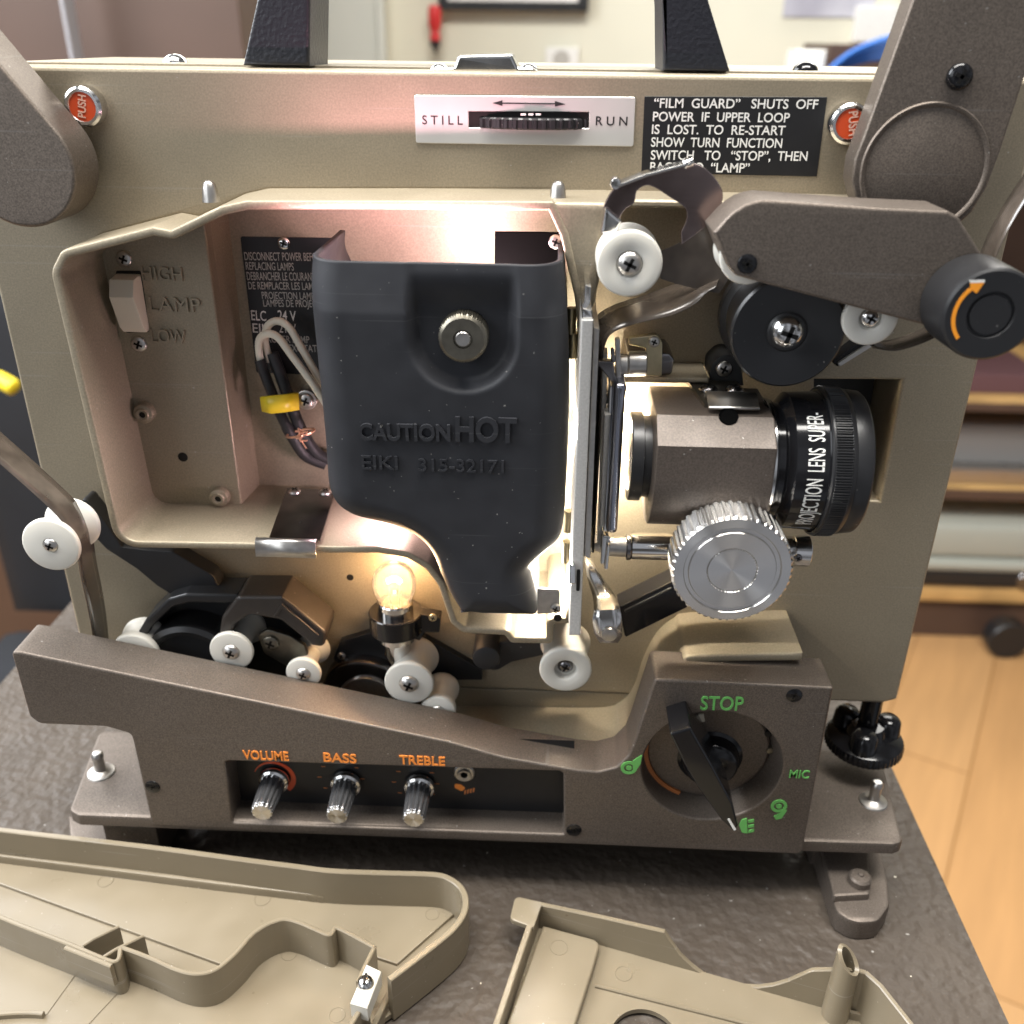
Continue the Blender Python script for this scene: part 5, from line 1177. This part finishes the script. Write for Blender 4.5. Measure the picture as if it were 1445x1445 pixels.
lp = box('silver_lid', (shx0+5, YSF+8, zs2+0.3), (shx0+430, YSF+38, zs2+30), 'steel', None, 3); tag(lp, 'flat silver lid leaning at the front of the middle shelf', 'lid')
pf2 = box('plum_folder', (shx0+10, YSF+30, zs1+0.3), (shx0+230, YSF+300, zs1+34), 'plumpaper', None, 3); tag(pf2, 'plum coloured folder lying on the top oak shelf', 'folder')
cs0 = at(1318, 880, YSF-10); 
zc0, zc1 = at(1400, 872, YSF-10).z, at(1400, 742, YSF-10).z
pc = thing('carrying_case', 'pale grey hard case with a black band on the bottom shelf', 'case', (shx0+230, YSF+120, zc0))
h_ = zc1-zbb
box('case_bottom', (shx0+30, YSF-10, zbb+0.3), (shx0+480, YSF+280, zbb+h_*0.23), 'wood', pc, 8)
box('case_band', (shx0+26, YSF-14, zbb+h_*0.23+0.3), (shx0+484, YSF+284, zbb+h_*0.43), 'black', pc, 5)
box('case_lid', (shx0+24, YSF-18, zbb+h_*0.43+0.3), (shx0+486, YSF+286, zbb+h_*0.58), 'greycase', pc, 9)
box('case_top', (shx0+30, YSF-12, zbb+h_*0.58+0.3), (shx0+480, YSF+280, zbb+h_*1.0), 'greycase', pc, 14)
lathe('case_latch', Vector((shx0+270, YSF-16, zbb+h_*0.33)), 'Y', [(0, 0), (16, 0), (18, 3), (18, 8), (0, 8)], 'darksteel', pc, 24)
rl_ = lathe('cable_reel', Vector((at(1436, 868, YSF-60).x, YSF-60, FZ+35.3)), 'Y', [(16, 0), (33, 0), (35, 3), (35, 30), (33, 33), (16, 33), (16, 0)], 'black', None, 40); tag(rl_, 'black cable reel on the floor before the shelves', 'reel')
# dark chair and yellow tool at the far left
M['navy'] = mat('navy_fabric', (0.007, 0.008, 0.011), 0.75, noise=0.3, nscale=12)
ch = thing('office_chair', 'dark office chair behind the table at far left', 'chair', (-470, 560, FZ))
box('chair_back', (-640, 620, -330), (-330, 690, 70), 'navy', ch, 30)
box('chair_seat', (-640, 330, -420), (-300, 640, -345), 'navy', ch, 28)
lathe('chair_post', Vector((-470, 490, FZ)), 'Z', [(26, 285), (26, 40), (0, 40)], 'black', ch, 24)
for k in range(5):
    g_ = 2*math.pi*k/5+0.3; cyl_between('chair_leg', Vector((-470, 490, FZ+45)), Vector((-470+230*math.cos(g_), 490+230*math.sin(g_), FZ+28)), 16, 'black', ch)
tube('chair_arm', spline([Vector((-300, 600, -360)), Vector((-255, 560, -190)), Vector((-262, 430, -130)), Vector((-300, 380, -260)), Vector((-330, 420, -360))]), 13, 'gloss', ch, 14)
yb_ = tube('yellow_tool', spline([at(-60, 520, 520), at(-10, 532, 515), at(22, 548, 510)]), [8]*8+[8]*8+[6], 'yellow', None, 16); tag(yb_, 'yellow tool handle on the chair at far left', 'tool')
